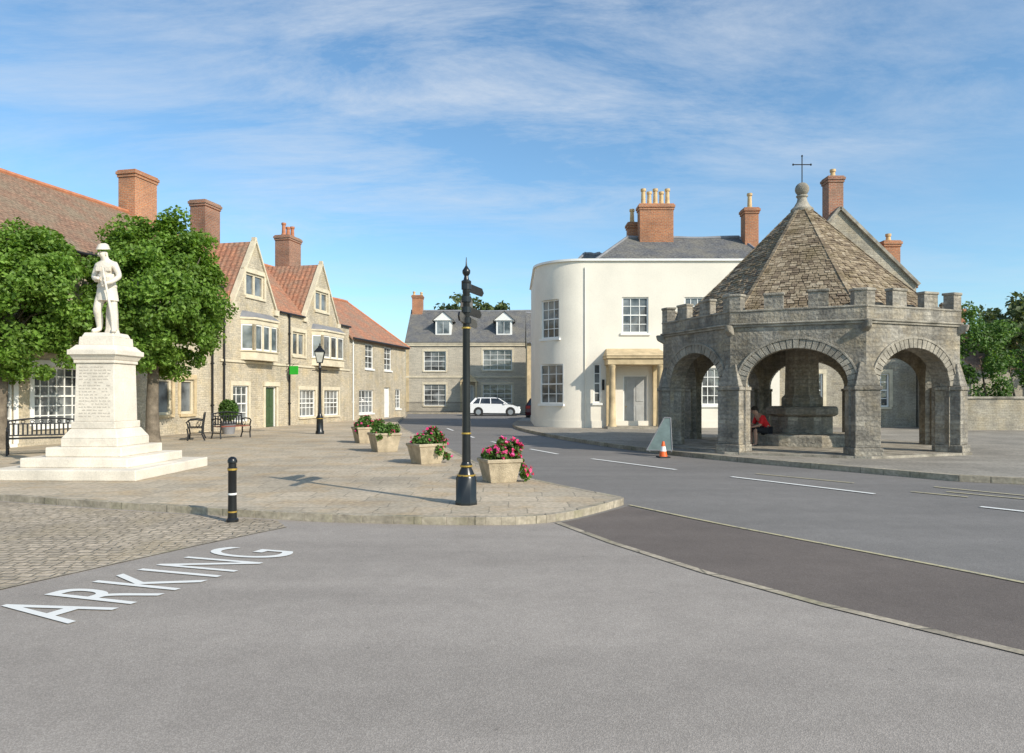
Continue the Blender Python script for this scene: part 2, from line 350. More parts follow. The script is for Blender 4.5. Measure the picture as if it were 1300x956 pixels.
# ------------------------------------------------------------------ building helpers
def flat(s,d,z): return (s,d,z)
def wallgrid(mb,s0,s1,z0,z1,holes,pos=flat,extra=(),dep=.2,m=0):
    xs=sorted({s0,s1,*[e for e in extra if s0<e<s1],*[h[0] for h in holes],*[h[1] for h in holes]})
    zs=sorted({z0,z1,*[h[2] for h in holes],*[h[3] for h in holes]})
    for a,b in zip(xs[:-1],xs[1:]):
        for c,d in zip(zs[:-1],zs[1:]):
            mx,mz=(a+b)/2,(c+d)/2
            if any(h[0]<mx<h[1] and h[2]<mz<h[3] for h in holes): continue
            mb.poly([pos(a,0,c),pos(b,0,c),pos(b,0,d),pos(a,0,d)],m)
    for h in holes:
        a,b,c,d=h[:4]
        mb.poly([pos(a,0,c),pos(a,dep,c),pos(a,dep,d),pos(a,0,d)],m); mb.poly([pos(b,0,c),pos(b,dep,c),pos(b,dep,d),pos(b,0,d)],m)
        mb.poly([pos(a,0,c),pos(b,0,c),pos(b,dep,c),pos(a,dep,c)],m); mb.poly([pos(a,0,d),pos(b,0,d),pos(b,dep,d),pos(a,dep,d)],m)
def window(par,x0,x1,z0,z1,nx=2,nz=3,style='sash',sur=None,tf=None,y=.12):
    mb=MB(tf); fm='whitewood' if style=='sash' else 'ham_pale'; t=.065 if style=='sash' else .10; b=.034
    mb.box(x0,x0+t,y-.06,y+.03,z0,z1); mb.box(x1-t,x1,y-.06,y+.03,z0,z1)
    mb.box(x0+t,x1-t,y-.06,y+.03,z0,z0+t); mb.box(x0+t,x1-t,y-.06,y+.03,z1-t,z1)
    zm=(z0+z1)/2
    if style=='sash':
        mb.box(x0+t,x1-t,y-.045,y+.02,zm-.03,zm+.03)
        for i in range(1,nx): x=x0+(x1-x0)*i/nx; mb.box(x-b/2,x+b/2,y-.03,y+.01,z0+t,zm-.03); mb.box(x-b/2,x+b/2,y-.03,y+.01,zm+.03,z1-t)
        for i in range(1,nz):
            z=z0+(z1-z0)*i/nz
            if abs(z-zm)>.05: mb.box(x0+t,x1-t,y-.028,y+.008,z-b/2,z+b/2)
    else:
        for i in range(1,nx): x=x0+(x1-x0)*i/nx; mb.box(x-.07,x+.07,y-.055,y+.02,z0+t,z1-t)
    w=mb.build('window',fm,par)
    p=MB(tf); p.poly([(x0+.02,y,z0+.02),(x1-.02,y,z0+.02),(x1-.02,y,z1-.02),(x0+.02,y,z1-.02)]); p.build('pane','glass',w)
    s=MB(tf); s.box(x0-.08,x1+.08,-.07,y-.07,z0-.11,z0-.004); s.build('sill',sur or fm,w)
    if sur:
        q=MB(tf); q.box(x0-.16,x0-.004,-.022,.1,z0,z1); q.box(x1+.004,x1+.16,-.022,.1,z0,z1); q.box(x0-.16,x1+.16,-.03,.1,z1+.003,z1+.2); q.build('surround',sur,w)
    return w
def door(par,x0,x1,z0,z1,mat,y=.12,glz=False,sur=None):
    mb=MB(); mb.box(x0+.06,x1-.06,y,y+.05,z0,z1-.06)
    w=(x1-x0-.12)
    for i in (0,1):
        for (a,b) in ((.08,.42),(.5,.93)):
            xa=x0+.06+w*(.1+.45*i); mb.box(xa,xa+w*.35,y-.02,y-.001,z0+(z1-z0)*a,z0+(z1-z0)*b)
    d=mb.build('door',mat,par,bevel=.01)
    f=MB(); f.box(x0,x0+.058,y-.05,y+.06,z0,z1); f.box(x1-.058,x1,y-.05,y+.06,z0,z1); f.box(x0+.058,x1-.058,y-.05,y+.06,z1-.058,z1); f.build('door_frame','whitewood',d)
    h=MB(); h.lathe([(.01,0),(.03,.01),(.03,.04),(.01,.05)],n=8)
    h.v=[(x0+.16+p[0],y-.05+p[2],z0+1.0+p[1]) for p in h.v]; h.build('handle','gold',d)
    if sur:
        q=MB(); q.box(x0-.18,x0-.004,-.025,.1,z0,z1); q.box(x1+.004,x1+.18,-.025,.1,z0,z1); q.box(x0-.22,x1+.22,-.08,.1,z1+.003,z1+.22); q.build('surround',sur,d)
    return d
def chimney(par,x,y,w,d,z0,z1,pots,mat='brick',potmat='terra',poth=.65):
    mb=MB(); mb.box(x-w/2,x+w/2,y-d/2,y+d/2,z0,z1-.32)
    mb.box(x-w/2-.04,x+w/2+.04,y-d/2-.04,y+d/2+.04,z1-.32,z1-.2); mb.box(x-w/2-.08,x+w/2+.08,y-d/2-.08,y+d/2+.08,z1-.2,z1-.07); mb.box(x-w/2-.03,x+w/2+.03,y-d/2-.03,y+d/2+.03,z1-.07,z1)
    c=mb.build('chimney',mat,par,bevel=.01)
    for i in range(pots):
        px=x+(w*.36*(2*i/(pots-1)-1) if pots>1 else 0) if w>=d else x
        py=y if w>=d else y+(d*.36*(2*i/(pots-1)-1) if pots>1 else 0)
        hh=poth*(1-.18*(i%2)); r=.12
        q=MB(); q.lathe([(r+.03,z1),(r+.03,z1+.08),(r,z1+.1),(r*.85,z1+hh-.14),(r+.02,z1+hh-.12),(r+.02,z1+hh),(r*.7,z1+hh),(r*.7,z1+hh-.05)],px,py,12); q.build('chimney_pot',potmat,c,smooth=True)
    return c
def roof(par,x0,x1,y0,y1,He,Hr,mat,ov=.2,hl=0,hr=0,vg=.06,th=.1,ridge='terra_red'):
    ym=(y0+y1)/2; sl=(Hr-He)/(ym-y0); ze=He-ov*sl
    xa=x0-(ov if hl else vg); xb=x1+(ov if hr else vg); ya=y0-ov; yb=y1+ov
    e=[(xa,ya,ze),(xb,ya,ze),(xb,yb,ze),(xa,yb,ze)]; r0=(x0+hl if hl else xa,ym,Hr); r1=(x1-hr if hr else xb,ym,Hr)
    mb=MB()
    nseg=14
    sag=lambda t:-.05*math.sin(PI*t)-.025*math.sin(3.3*PI*t+1)*math.sin(PI*t)
    def lerp(a,b,t): return tuple(a[i]+(b[i]-a[i])*t for i in range(3))
    for dz in (0,-th):
        g=lambda p:(p[0],p[1],p[2]+dz)
        for A,B,Rb,Ra in ((e[0],e[1],r1,r0),(e[3],e[2],r1,r0)):
            for i in range(nseg):
                t0,t1=i/nseg,(i+1)/nseg; q=[lerp(A,B,t0),lerp(A,B,t1),lerp(Ra,Rb,t1),lerp(Ra,Rb,t0)]
                q[2]=(q[2][0],q[2][1],q[2][2]+sag(t1)); q[3]=(q[3][0],q[3][1],q[3][2]+sag(t0)); mb.poly([g(p) for p in q])
        if hl: mb.poly([g(e[3]),g(e[0]),g(r0)])
        if hr: mb.poly([g(e[1]),g(e[2]),g(r1)])
    dn=lambda p:(p[0],p[1],p[2]-th)
    lp=[e[0],e[1]]+([] if hr else [r1])+[e[2],e[3]]+([] if hl else [r0])
    for a,b in zip(lp,lp[1:]+lp[:1]): mb.poly([a,b,dn(b),dn(a)])
    o=mb.build('roof',mat,par)
    q=MB(); q.tube([(r0[0]+(r1[0]-r0[0])*i/nseg,ym,Hr+.01+sag(i/nseg)) for i in range(nseg+1)],.11,8)
    if hl: q.tube([r0,e[0]],.08,6); q.tube([r0,e[3]],.08,6)
    if hr: q.tube([r1,e[1]],.08,6); q.tube([r1,e[2]],.08,6)
    q.build('ridge_tiles',ridge,o,smooth=True)
    return o
def body(par,W,D,He,Hr,holes,mat,gl=True,gr=True,z0=-.02,dep=.2):
    mb=MB(); wallgrid(mb,0,W,z0,He,holes,dep=dep)
    k=Hr-.16
    for x,g in ((0,gl),(W,gr)):
        pts=[(x,0,z0),(x,D,z0),(x,D,He)]+([(x,D/2,k)] if g else [])+[(x,0,He)]; mb.poly(pts)
    mb.poly([(0,D,z0),(W,D,z0),(W,D,He),(0,D,He)])
    mb.poly([(0,.25,He-.02),(W,.25,He-.02),(W,D,He-.02),(0,D,He-.02)])
    mb.poly([(0,.35,z0),(W,.35,z0),(W,.35,He),(0,.35,He)])
    return mb.build('wall',mat,par)
def fgable(par,x0,x1,z0,za,yb,hole,wm,rm,nx=2):
    xc=(x0+x1)/2; hx0,hx1,hz0,hz1=hole
    L=lambda z:x0+(xc-x0)*(z-z0)/(za-z0); Rr=lambda z:x1+(xc-x1)*(z-z0)/(za-z0)
    mb=MB()
    mb.poly([(x0,0,z0),(x1,0,z0),(Rr(hz0),0,hz0),(L(hz0),0,hz0)])
    mb.poly([(L(hz0),0,hz0),(hx0,0,hz0),(hx0,0,hz1),(L(hz1),0,hz1)]); mb.poly([(hx1,0,hz0),(Rr(hz0),0,hz0),(Rr(hz1),0,hz1),(hx1,0,hz1)])
    mb.poly([(L(hz1),0,hz1),(Rr(hz1),0,hz1),(xc,0,za)])
    for a,b,c,d in ((hx0,hx0,hz0,hz1),(hx1,hx1,hz0,hz1)): mb.poly([(a,0,c),(a,.2,c),(a,.2,d),(a,0,d)])
    for z in (hz0,hz1): mb.poly([(hx0,0,z),(hx1,0,z),(hx1,.2,z),(hx0,.2,z)])
    mb.poly([(x0+.1,.3,z0),(x1-.1,.3,z0),(xc,.3,za-.1)])
    mb.build('gable_wall',wm,par)
    q=MB()
    for xe in (x0,x1):
        s=1 if xe<xc else -1
        q.hexa([(xe-.12*s,.12,z0-.14),(xe-.12*s,yb,z0-.14),(xc,yb,za-.04),(xc,.12,za-.04),(xe-.12*s,.12,z0-.04),(xe-.12*s,yb,z0-.04),(xc,yb,za+.06),(xc,.12,za+.06)])
    q.build('roof',rm,par)
    c=MB()
    for xe in (x0,x1):
        s=1 if xe<xc else -1
        c.beam((xe-.14*s,.06,z0-.06),(xc,.06,za+.1),.28,.09)
        c.box(min(xe-.28*s,xe+.1*s),max(xe-.28*s,xe+.1*s),-.11,.2,z0-.28,z0-.02)
    c.box(xc-.08,xc+.08,-.05,.15,za+.02,za+.25)
    c.build('gable_coping','ham_pale',par)
    window(par,hx0,hx1,hz0,hz1,nx,2,'stone','ham_pale')
def bay(par,x0,x1,z0,z1,pr=.5,ap=.45,roofm='lead'):
    pl=[(x0,0),(x0+.4,-pr),(x1-.4,-pr),(x1,0)]
    mb=MB(); mb.prism([(x,y,z0-ap) for x,y in pl],(0,0,ap)); mb.prism([(x,y,z1) for x,y in pl],(0,0,.22))
    pl2=[(x0-.06,0),(x0+.37,-pr-.07),(x1-.37,-pr-.07),(x1+.06,0)]
    mb.prism([(x,y,z0-.06) for x,y in pl2],(0,0,.05)); mb.prism([(x,y,z1+.22) for x,y in pl2],(0,0,.09))
    pts=[]
    for (a,b),n in zip(zip(pl[:-1],pl[1:]),(1,3,1)):
        for i in range(n+1): pts.append((a[0]+(b[0]-a[0])*i/n,a[1]+(b[1]-a[1])*i/n,n if i in(0,n) else 0))
    for x,y,k in pts: mb.box(x-.075,x+.075,y+.005,y+.12,z0-.009,z1)
    w=mb.build('bay_window','ham_pale',par)
    q=MB()
    for a,b in zip(pl[:-1],pl[1:]): q.poly([(a[0],a[1]+.06,z0),(b[0],b[1]+.06,z0),(b[0],b[1]+.06,z1),(a[0],a[1]+.06,z1)])
    q.build('pane','glass',w)
    for a,b in zip(pl[:-1],pl[1:]):
        n=3 if b[0]-a[0]>.6 else 1
        for i in range(n):
            f=MB()
            p=lambda t:(a[0]+(b[0]-a[0])*(i+t)/n,a[1]+(b[1]-a[1])*(i+t)/n)
            for u0,u1,h0,h1 in ((.08,.15,0,1),(.85,.92,0,1),(.15,.85,0,.06),(.15,.85,.94,1)):
                A=p(u0);B=p(u1); ZA=z0+(z1-z0)*h0; ZB=z0+(z1-z0)*h1
                f.hexa([(A[0],A[1]+.03,ZA),(B[0],B[1]+.03,ZA),(B[0],B[1]+.055,ZA),(A[0],A[1]+.055,ZA),(A[0],A[1]+.03,ZB),(B[0],B[1]+.03,ZB),(B[0],B[1]+.055,ZB),(A[0],A[1]+.055,ZB)])
            f.build('casement','whitewood',w)
    rf=MB(); top=[(x0+.1,-.001),(x0+.45,-.08),(x1-.45,-.08),(x1-.1,-.001)]
    for i in range(3): rf.poly([(*pl2[i],z1+.31),(*pl2[i+1],z1+.31),(*top[i+1],z1+.62),(*top[i],z1+.62)])
    rf.build('bay_roof',roofm,w)
def pipe(par,x,z1,y=-.07,mat='iron'):
    mb=MB(); mb.tube([(x,y,.1),(x,y,z1)],.045,8); mb.box(x-.1,x+.1,y-.07,y+.06,z1,z1+.18)
    for z in (1.2,3,4.8):
        if z<z1: mb.box(x-.06,x+.06,y-.05,y+.06,z,z+.06)
    mb.build('drainpipe',mat,par)
def gutter(par,x0,x1,z,y=-.1):
    mb=MB(); mb.tube([(x0,y,z),(x1,y,z)],.06,8); mb.build('gutter','iron',par)

TR=math.atan2(.977,.2136)
def TO(Y): return (-19.55+.2188*Y,Y,0)
# --- building A (left, behind trees)
Y0=13.; LX=lambda Y:(Y-Y0)/.977
A=thing('terrace_house','long stone house behind the two trees with brown tiled roof','house',TO(Y0),TR)
W=LX(30.8); 
op=[(LX(21.9),LX(23.7),.7,2.56),(LX(27.2),LX(28.0),.9,2.3),(LX(28.5),LX(29.3),.9,2.3),(LX(18.6),LX(21.2),.2,2.5),(LX(15),LX(17),.8,2.5),
    (LX(16),LX(17.2),4,5.6),(LX(19.2),LX(20.4),4,5.6),(LX(22),LX(23.2),4,5.6),(LX(25.2),LX(26.3),4,5.6),(LX(28.3),LX(29.4),4,5.6),(LX(25),LX(25.9),.1,2.2)]
body(A,W,7.6,6.5,9.6,op,'lias')
window(A,*op[0],6,6,'sash','whitewood'); window(A,*op[1],1,2,'stone','ham'); window(A,*op[2],1,2,'stone','ham')
window(A,*op[3],5,3,'sash','whitewood'); window(A,*op[4],4,3)
for o_ in op[5:10]: window(A,*o_,3,4)
door(A,*op[10],'green_door')
roof(A,0,W,0,7.6,6.5,9.6,'tile_brown',.25); gutter(A,0,W,6.32,-.3); pipe(A,LX(24.5),6.0); pipe(A,LX(30.4),6.0)
chimney(A,LX(30.6),3.8,1.35,.85,9.2,11.45,0,'brick_orange')
chimney(A,LX(18),3.8,1.3,.8,9.2,11.3,2,'brick')
# --- building C with gables
Y0=30.8
Cc=thing('terrace_house','two gabled stone house with bay windows, orange pantile roof and green door','house',TO(Y0),TR)
W=LX(43.6)
op=[(LX(31.9),LX(33.1),.45,2.1),(LX(34.5),LX(35.45),.1,2.1),(LX(37.0),LX(38.3),3.75,5.0),(LX(37.7),LX(39.4),.5,1.95),(LX(40.4),LX(42.2),.5,1.95)]
body(Cc,W,7.2,5.9,9.2,op,'lias')
window(Cc,*op[0],3,4,'sash','ham_pale'); door(Cc,*op[1],'green_door',sur='ham_pale'); window(Cc,*op[2],2,3,'stone','ham_pale')
window(Cc,*op[3],4,3,'sash','ham_pale'); window(Cc,*op[4],4,3,'sash','ham_pale')
roof(Cc,0,W,.03,7.17,5.9,9.2,'tile_red',0)
fgable(Cc,LX(32.0),LX(35.3),5.9,8.9,3.6,(LX(32.9),LX(34.4),6.3,7.4),'lias','tile_red')
fgable(Cc,LX(38.3),LX(42.0),5.9,9.0,3.6,(LX(39.4),LX(40.9),6.4,7.5),'lias','tile_red')
bay(Cc,LX(32.5),LX(35.2),3.75,4.95); bay(Cc,LX(39.0),LX(42.3),3.75,5.0)
gutter(Cc,LX(35.7),LX(38.1),5.85); pipe(Cc,LX(36.6),5.7); pipe(Cc,LX(31.2),5.7); gutter(Cc,LX(42.3),W,5.85)
chimney(Cc,LX(34.9),3.6,1.2,.85,8.9,11.35,0,'brick'); chimney(Cc,LX(42.7),3.6,1.4,.95,8.9,11.35,3,'brick','terra_red',.75)
mb=MB(); mb.beam((LX(31),-.03,3.2),(W,-.03,3.2),.07,.1); mb.build('string_course','ham_pale',Cc)
# --- building D
Y0=43.6
Dd=thing('terrace_house','low stone end house with hipped orange roof at the far end of the terrace','house',TO(Y0),TR)
W=LX(53)
op=[(LX(45.9),LX(47.2),3.4,5.0),(LX(49),LX(50.3),3.4,5.0),(LX(45.0),LX(47.2),.5,2.0),(LX(49.0),LX(50.0),.1,2.2),(LX(51),LX(52),.7,2.1)]
body(Dd,W,7,5.4,8.4,op,'lias',gr=False)
for i in (0,1): window(Dd,*op[i],2,4)
window(Dd,*op[2],4,3); door(Dd,*op[3],'whitewood'); window(Dd,*op[4],2,3)
roof(Dd,0,W,0,7,5.4,8.4,'tile_red',.25,hr=2.6); gutter(Dd,0,W,5.18,-.3); pipe(Dd,LX(44.0),5.1,mat='whitewood')

# --- far house across the road end
FH=thing('far_house','wide grey stone house with slate roof and two white dormers closing the view','house',(-9.9,66,0),0)
W=12.3; f=lambda px:(px-650)/900*66+9.9
zf=lambda py:1.65+(502-py)/900*66
op=[(f(538),f(566),zf(471),zf(446)),(f(613),f(650),zf(470),zf(444)),(f(538),f(566),zf(515),zf(488)),(f(613),f(650),zf(512),zf(488)),(f(588),f(601),.11,2.6)]
body(FH,W,8,6.8,10.0,op,'lias_far',gl=True,gr=True)
for o_ in op[:4]: window(FH,*o_,3 if o_[1]-o_[0]<2.4 else 4,4,'sash','ham_pale')
door(FH,*op[4],'grey_door')
roof(FH,0,W,0,8,6.8,10.0,'slate',.2,ridge='lead')
mb=MB(); mb.box(-.05,W+.05,-.12,-.002,6.25,6.45); mb.box(-.08,W+.08,-.18,-.002,6.45,6.55); mb.box(-.03,W+.03,-.06,-.002,3.3,3.45); mb.build('cornice','ham_pale',FH)
mb=MB(); mb.prism([(f(584),-.8,2.9),(f(607),-.8,2.9),(f(595.5),-.8,3.7)],(0,.8,0)); mb.box(f(585),f(587),-.75,-.6,.1,2.9); mb.box(f(604),f(606),-.75,-.6,.1,2.9); mb.build('porch','ham',FH)
for px in (562,640):
    x=f(px); mb=MB(); mb.box(x-.75,x+.75,.7,3,7.35,8.75); mb.prism([(x-.95,.55,8.7),(x+.95,.55,8.7),(x,.55,9.5)],(0,2.6,0)); d=mb.build('dormer',['whitewood'],FH)
    r_=MB()
    for s in (-1,1):
        r_.hexa([(x+s*1.05,.45,8.64),(x+s*1.05,3.2,8.64),(x,3.2,9.53),(x,.45,9.53),(x+s*1.05,.45,8.72),(x+s*1.05,3.2,8.72),(x,3.2,9.62),(x,.45,9.62)])
    r_.build('dormer_roof','slate',d)
    for s in (-1,1):
        q=MB(); q.box(x+.295*s-.255,x+.295*s+.255,.66,.69,7.5,8.6); q.build('pane','glass',d)
chimney(FH,.6,4,1.0,1.0,9.2,11.5,2,'brick_orange',poth=.4)
for xa in (12.0,.02):
    mb=MB(); mb.box(xa,xa+.28,-.05,-.003,.1,6.2); mb.build('quoin','ham',FH)
YB=thing('stone_outbuilding','narrow golden stone building with slate roof squeezed behind the white rounded house','building',(1.25,58.5,0),0)
op=[(1.0,1.9,3.2,4.8)]
body(YB,6,6,6.2,8.8,op,'ham'); window(YB,*op[0],2,3); roof(YB,0,6,0,6,6.2,8.8,'slate',.2,ridge='lead')
RL=thing('iron_railing','low black iron railing in front of the far stone house','railing',(-9.4,62.4+.9,.11),0)
mb=MB(); mb.box(0,5.4,-.02,.02,.85,.9); mb.box(0,5.4,-.02,.02,.1,.14); mb.build('rail','iron',RL)
mb=MB()
for i in range(55): mb.tube([(i*.1,0,.0),(i*.1,0,1.0)],.012,4)
mb.build('bars','iron',RL)
# ------------------------------------------------------------------ white rounded house
WH=thing('white_rounded_house','cream rendered house with rounded left corner and golden stone porch','house',(3.35,33.5,0),0)
Wd=9.3; r=2.2; arc=r*PI/2
def pos(s,d,z):
    if s>=0: return (s,d,z)
    if s>=-arc:
        a=-s/r; return (-(r-d)*math.sin(a),r-(r-d)*math.cos(a),z)
    return (-r+d,r+(-s-arc),z)
w=lambda X:X-3.35
op=[(w(5.2),w(6.45),4.6,6.3),(w(8.15),w(9.1),4.6,6.3),(w(3.85),w(4.2),1.3,3.15),(w(5.25),w(6.4),.12,2.6),(w(8.95),w(9.9),1.2,2.95),(w(11),w(12),1.2,2.95),(w(11),w(12),4.6,6.3)]
aw=[(-r*R(60),-r*R(30),4.4,6.25),(-r*R(62),-r*R(24),1.25,3.15)]
mb=MB(); wallgrid(mb,-arc-7,Wd,-.02,8.0,op+aw,pos,[-arc*i/32 for i in range(33)],.2)
mb.poly([(Wd,0,-.02),(Wd,r+7,-.02),(Wd,r+7,8),(Wd,0,8)]); mb.poly([(-r,r+7,-.02),(Wd,r+7,-.02),(Wd,r+7,8),(-r,r+7,8)])
mb.poly([(0,.3,0),(Wd,.3,0),(Wd,.3,7.7),(0,.3,7.7)])
mb.poly([pos(-arc*i/16,.3,7.6) for i in range(17)]+[(-r+.3,r+6.9,7.6),(Wd-.05,r+6.9,7.6),(Wd-.05,.3,7.6)])
for i in range(16): mb.poly([pos(-arc*i/16,.32,0),pos(-arc*(i+1)/16,.32,0),pos(-arc*(i+1)/16,.32,7.6),pos(-arc*i/16,.32,7.6)])
mb.build('wall','render',WH)
S=[Wd+.08]+[-arc*i/32 for i in range(33)]+[-arc-7]
def trim(name,z0,z1,out,inn,mat):
    mb=MB()
    for a,b in zip(S[:-1],S[1:]):
        mb.hexa([pos(a,-out,z0),pos(b,-out,z0),pos(b,inn,z0),pos(a,inn,z0),pos(a,-out,z1),pos(b,-out,z1),pos(b,inn,z1),pos(a,inn,z1)])
    mb.build(name,mat,WH)
trim('parapet_coping',8.0,8.10,.10,.3,'whitewood'); trim('plinth_band',.1,.45,.03,-.003,'render')
for o_ in (op[0],op[1],op[4],op[5],op[6]): window(WH,*o_,3,4)
window(WH,*op[2],1,4)
def arctf(sm):
    a=-sm/r; c=Vector(pos(sm,0,0)); t=Vector((math.cos(a),-math.sin(a),0)); n_=Vector((math.sin(a),math.cos(a),0))
    return lambda p:c+t*p[0]+n_*(p[1]+.05)+Vector((0,0,p[2]))
for h in aw:
    sm=(h[0]+h[1])/2; hw=(h[1]-h[0])/2-.01; window(WH,-hw,hw,h[2],h[3],3,4,'sash',None,arctf(sm))
door(WH,*op[3],'grey_door')
px0,px1=w(4.40),w(7.0)
mb=MB(); mb.box(px0-.03,px1+.03,-1.15,-.003,3.06,3.34); mb.box(px0-.1,px1+.1,-1.22,-.003,3.34,3.46)
mb.hexa([(px0-.13,-1.26,3.463),(px1+.13,-1.26,3.463),(px1+.13,-.003,3.463),(px0-.13,-.003,3.463),(px0-.08,-1.2,3.52),(px1+.08,-1.2,3.52),(px1-.05,-.003,3.86),(px0+.05,-.003,3.86)])
P=mb.build('porch','ham',WH,bevel=.015)
for x in (px0+.2,px1-.2):
    q=MB(); q.lathe([(.20,.22),(.20,.30),(.17,.34),(.155,1.2),(.14,2.9),(.17,2.96),(.19,3.0),(.19,3.06)],x,-.95,18); q.build('column','ham',P,smooth=True)
    q=MB(); q.box(x-.16,x+.16,-.2,-.003,.22,3.06); q.build('pilaster','ham',P)
mb=MB(); mb.box(px0-.05,px1+.05,-1.25,-.003,.1,.22); mb.build('door_step','cross_trim',P)
roof(WH,.5,Wd-.1,.6,7.0,8.05,9.95,'slate',0,hl=2.2,hr=.6,ridge='lead')
roof(WH,-.3,2.6,4.0,8.6,8.3,9.6,'slate',.1,hl=1.0,hr=1.0,ridge='lead')
chimney(WH,w(7.5),3.6,1.75,.7,9.3,11.6,5,'brick_orange',poth=.85); chimney(WH,w(6.45),4.6,.5,.6,9.2,10.9,1,'brick_orange',poth=.75); chimney(WH,w(12.3),3.2,.7,.7,8.5,11.3,1,'brick_orange',poth=.8)
mb=MB(); mb.tube([(w(3.45),-.04,.12),(w(3.45),-.04,7.7)],.028,8); mb.build('drainpipe','render',WH)
mb=MB(); mb.box(w(4.25),w(4.36),-.04,-.004,1.9,2.4); mb.build('notice_plate','black',WH)

# ------------------------------------------------------------------ gabled stone house behind the cross
SH=thing('gabled_stone_house','tall gable fronted stone house with red roof right behind the market cross','house',(12.9,34.2,0),0)
Wg=6.6; D=9; xc=2.9; zl,za=7.0,10.6
op=[(1.0,2.1,1.1,2.7),(4.2,5.3,1.1,2.7),(1.0,2.1,4.3,5.8),(4.2,5.3,4.3,5.8)]
mb=MB(); wallgrid(mb,0,Wg,-.02,zl,op); mb.poly([(0,0,zl),(Wg,0,zl),(xc,0,za)]); mb.poly([(0,0,0),(0,D,0),(0,D,zl),(0,0,zl)]); mb.poly([(Wg,0,0),(Wg,D,0),(Wg,D,zl),(Wg,0,zl)]); mb.poly([(0,D,0),(Wg,D,0),(Wg,D,zl),(xc,D,za),(0,D,zl)]); mb.poly([(0,.35,0),(Wg,.35,0),(Wg,.35,zl),(0,.35,zl)])
mb.build('wall','lias_dark',SH)
for o_ in op: window(SH,*o_,3,4,'sash','ham_pale')
mb=MB()
mb.hexa([(-.15,.1,zl-.15),(-.15,D,zl-.15),(xc,D,za),(xc,.1,za),(-.15,.1,zl-.05),(-.15,D,zl-.05),(xc,D,za+.1),(xc,.1,za+.1)])
mb.hexa([(Wg+.15,.1,zl-.15),(Wg+.15,D,zl-.15),(xc,D,za),(xc,.1,za),(Wg+.15,.1,zl-.05),(Wg+.15,D,zl-.05),(xc,D,za+.1),(xc,.1,za+.1)]); mb.build('roof','tile_red',SH)
mb=MB(); mb.beam((-.1,0,zl-.02),(xc,0,za+.1),.3,.14); mb.beam((Wg+.1,0,zl-.02),(xc,0,za+.1),.3,.14); mb.build('gable_coping','cross_trim',SH)
chimney(SH,xc-.1,.5,.72,.72,10.1,12.3,1,'brick',poth=.4); chimney(SH,6.1,1.6,.8,.8,7.0,9.4,1,'brick_orange',poth=.4)
RH=thing('distant_cottage','distant cottage roof with red chimney beyond the ivy hedge','house',(29.8,46,0),0)
body(RH,6,6,3.6,5.8,[],'lias_dark'); roof(RH,0,6,0,6,3.6,5.8,'tile_brown',.2); chimney(RH,.9,3,.8,.8,5.4,7.6,0,'brick_orange')
gw=thing('garden_wall','coursed stone garden wall below the ivy hedge','wall',(0,0,0),0)
GW=MB(); GW.box(19.55,38,31.2,31.6,.1,1.5); GW.build('wall','lias_dark',gw)
mb=MB(); mb.box(19.5,38.05,31.14,31.66,1.5,1.6); mb.build('coping','cross_trim',gw,bevel=.02)
mb=MB(); mb.box(19.6,19.85,31.7,36,.1,3.2)
tag(mb.build('yard_wall','lias_dark'),'stone side wall running back beside the gabled house','wall')

# ------------------------------------------------------------------ market cross
cx,cy=23.2*math.sin(R(22.25)),23.2*math.cos(R(22.25))
face=math.atan2(-cy,-cx)
MC=thing('market_cross','octagonal stone market cross with arches, battlements and pyramid stone roof','market cross',(cx,cy,.12),face+R(-2.2))
RR=4.18; ap=RR*math.cos(PI/8); side=2*RR*math.sin(PI/8); hs=side/2
def ftf(k,out=0):
    a=k*PI/4; n=Vector((math.cos(a),math.sin(a),0)); t=Vector((-math.sin(a),math.cos(a),0))
    return lambda p:n*(ap+out-p[1])+t*p[0]+Vector((0,0,p[2]))
aw_,sp_,rise=1.21,1.76,.98; zt=3.30
def archpts(w_,sp,rs,n=18):
    return [(-w_*math.cos(PI*i/n),sp+rs*(math.sin(PI*i/n)**.92)) for i in range(n+1)]
for k in range(8):
    mb=MB(ftf(k)); A_=archpts(aw_,sp_,rise); T=.5
    for y,h in ((0,hs),(T,hs-T*math.tan(PI/8))):
        mb.poly([(-h,y,0),(-aw_,y,0),(-aw_,y,sp_),(-aw_,y,zt),(-h,y,zt)]); mb.poly([(aw_,y,0),(h,y,0),(h,y,zt),(aw_,y,zt),(aw_,y,sp_)])
        for a,b in zip(A_[:-1],A_[1:]): mb.poly([(a[0],y,a[1]),(b[0],y,b[1]),(b[0],y,zt),(a[0],y,zt)])
    pl=[(-aw_,0)]+A_+[(aw_,0)]
    for a,b in zip(pl[:-1],pl[1:]): mb.poly([(a[0],0,a[1]),(b[0],0,b[1]),(b[0],T,b[1]),(a[0],T,a[1])])
    mb.build('arcade_wall','cross',MC)
    vb=MB(ftf(k)); nn=27
    B0=archpts(aw_-.012,sp_,rise-.012,nn); B1=archpts(aw_+.2,sp_-.0,rise+.21,nn); B2=archpts(aw_+.25,sp_,rise+.27,nn)
    for i in range(nn):
        g=.06; l=lambda A,t:(A[i][0]+(A[i+1][0]-A[i][0])*t,A[i][1]+(A[i+1][1]-A[i][1])*t)
        p=[l(B0,g),l(B0,1-g),l(B1,1-g),l(B1,g)]; oo=-.02-random.random()*.02
        if abs(p[2][0])<hs-.02: vb.hexa([(q[0],oo,q[1]) for q in p]+[(q[0],.02,q[1]) for q in p])
        p=[l(B1,0),l(B1,1),l(B2,1),l(B2,0)]
        vb.hexa([(q[0],-.045,q[1]+.003) for q in p]+[(q[0],.02,q[1]+.003) for q in p])
    vb.build('arch_stones','cross_trim',MC,bevel=.008)
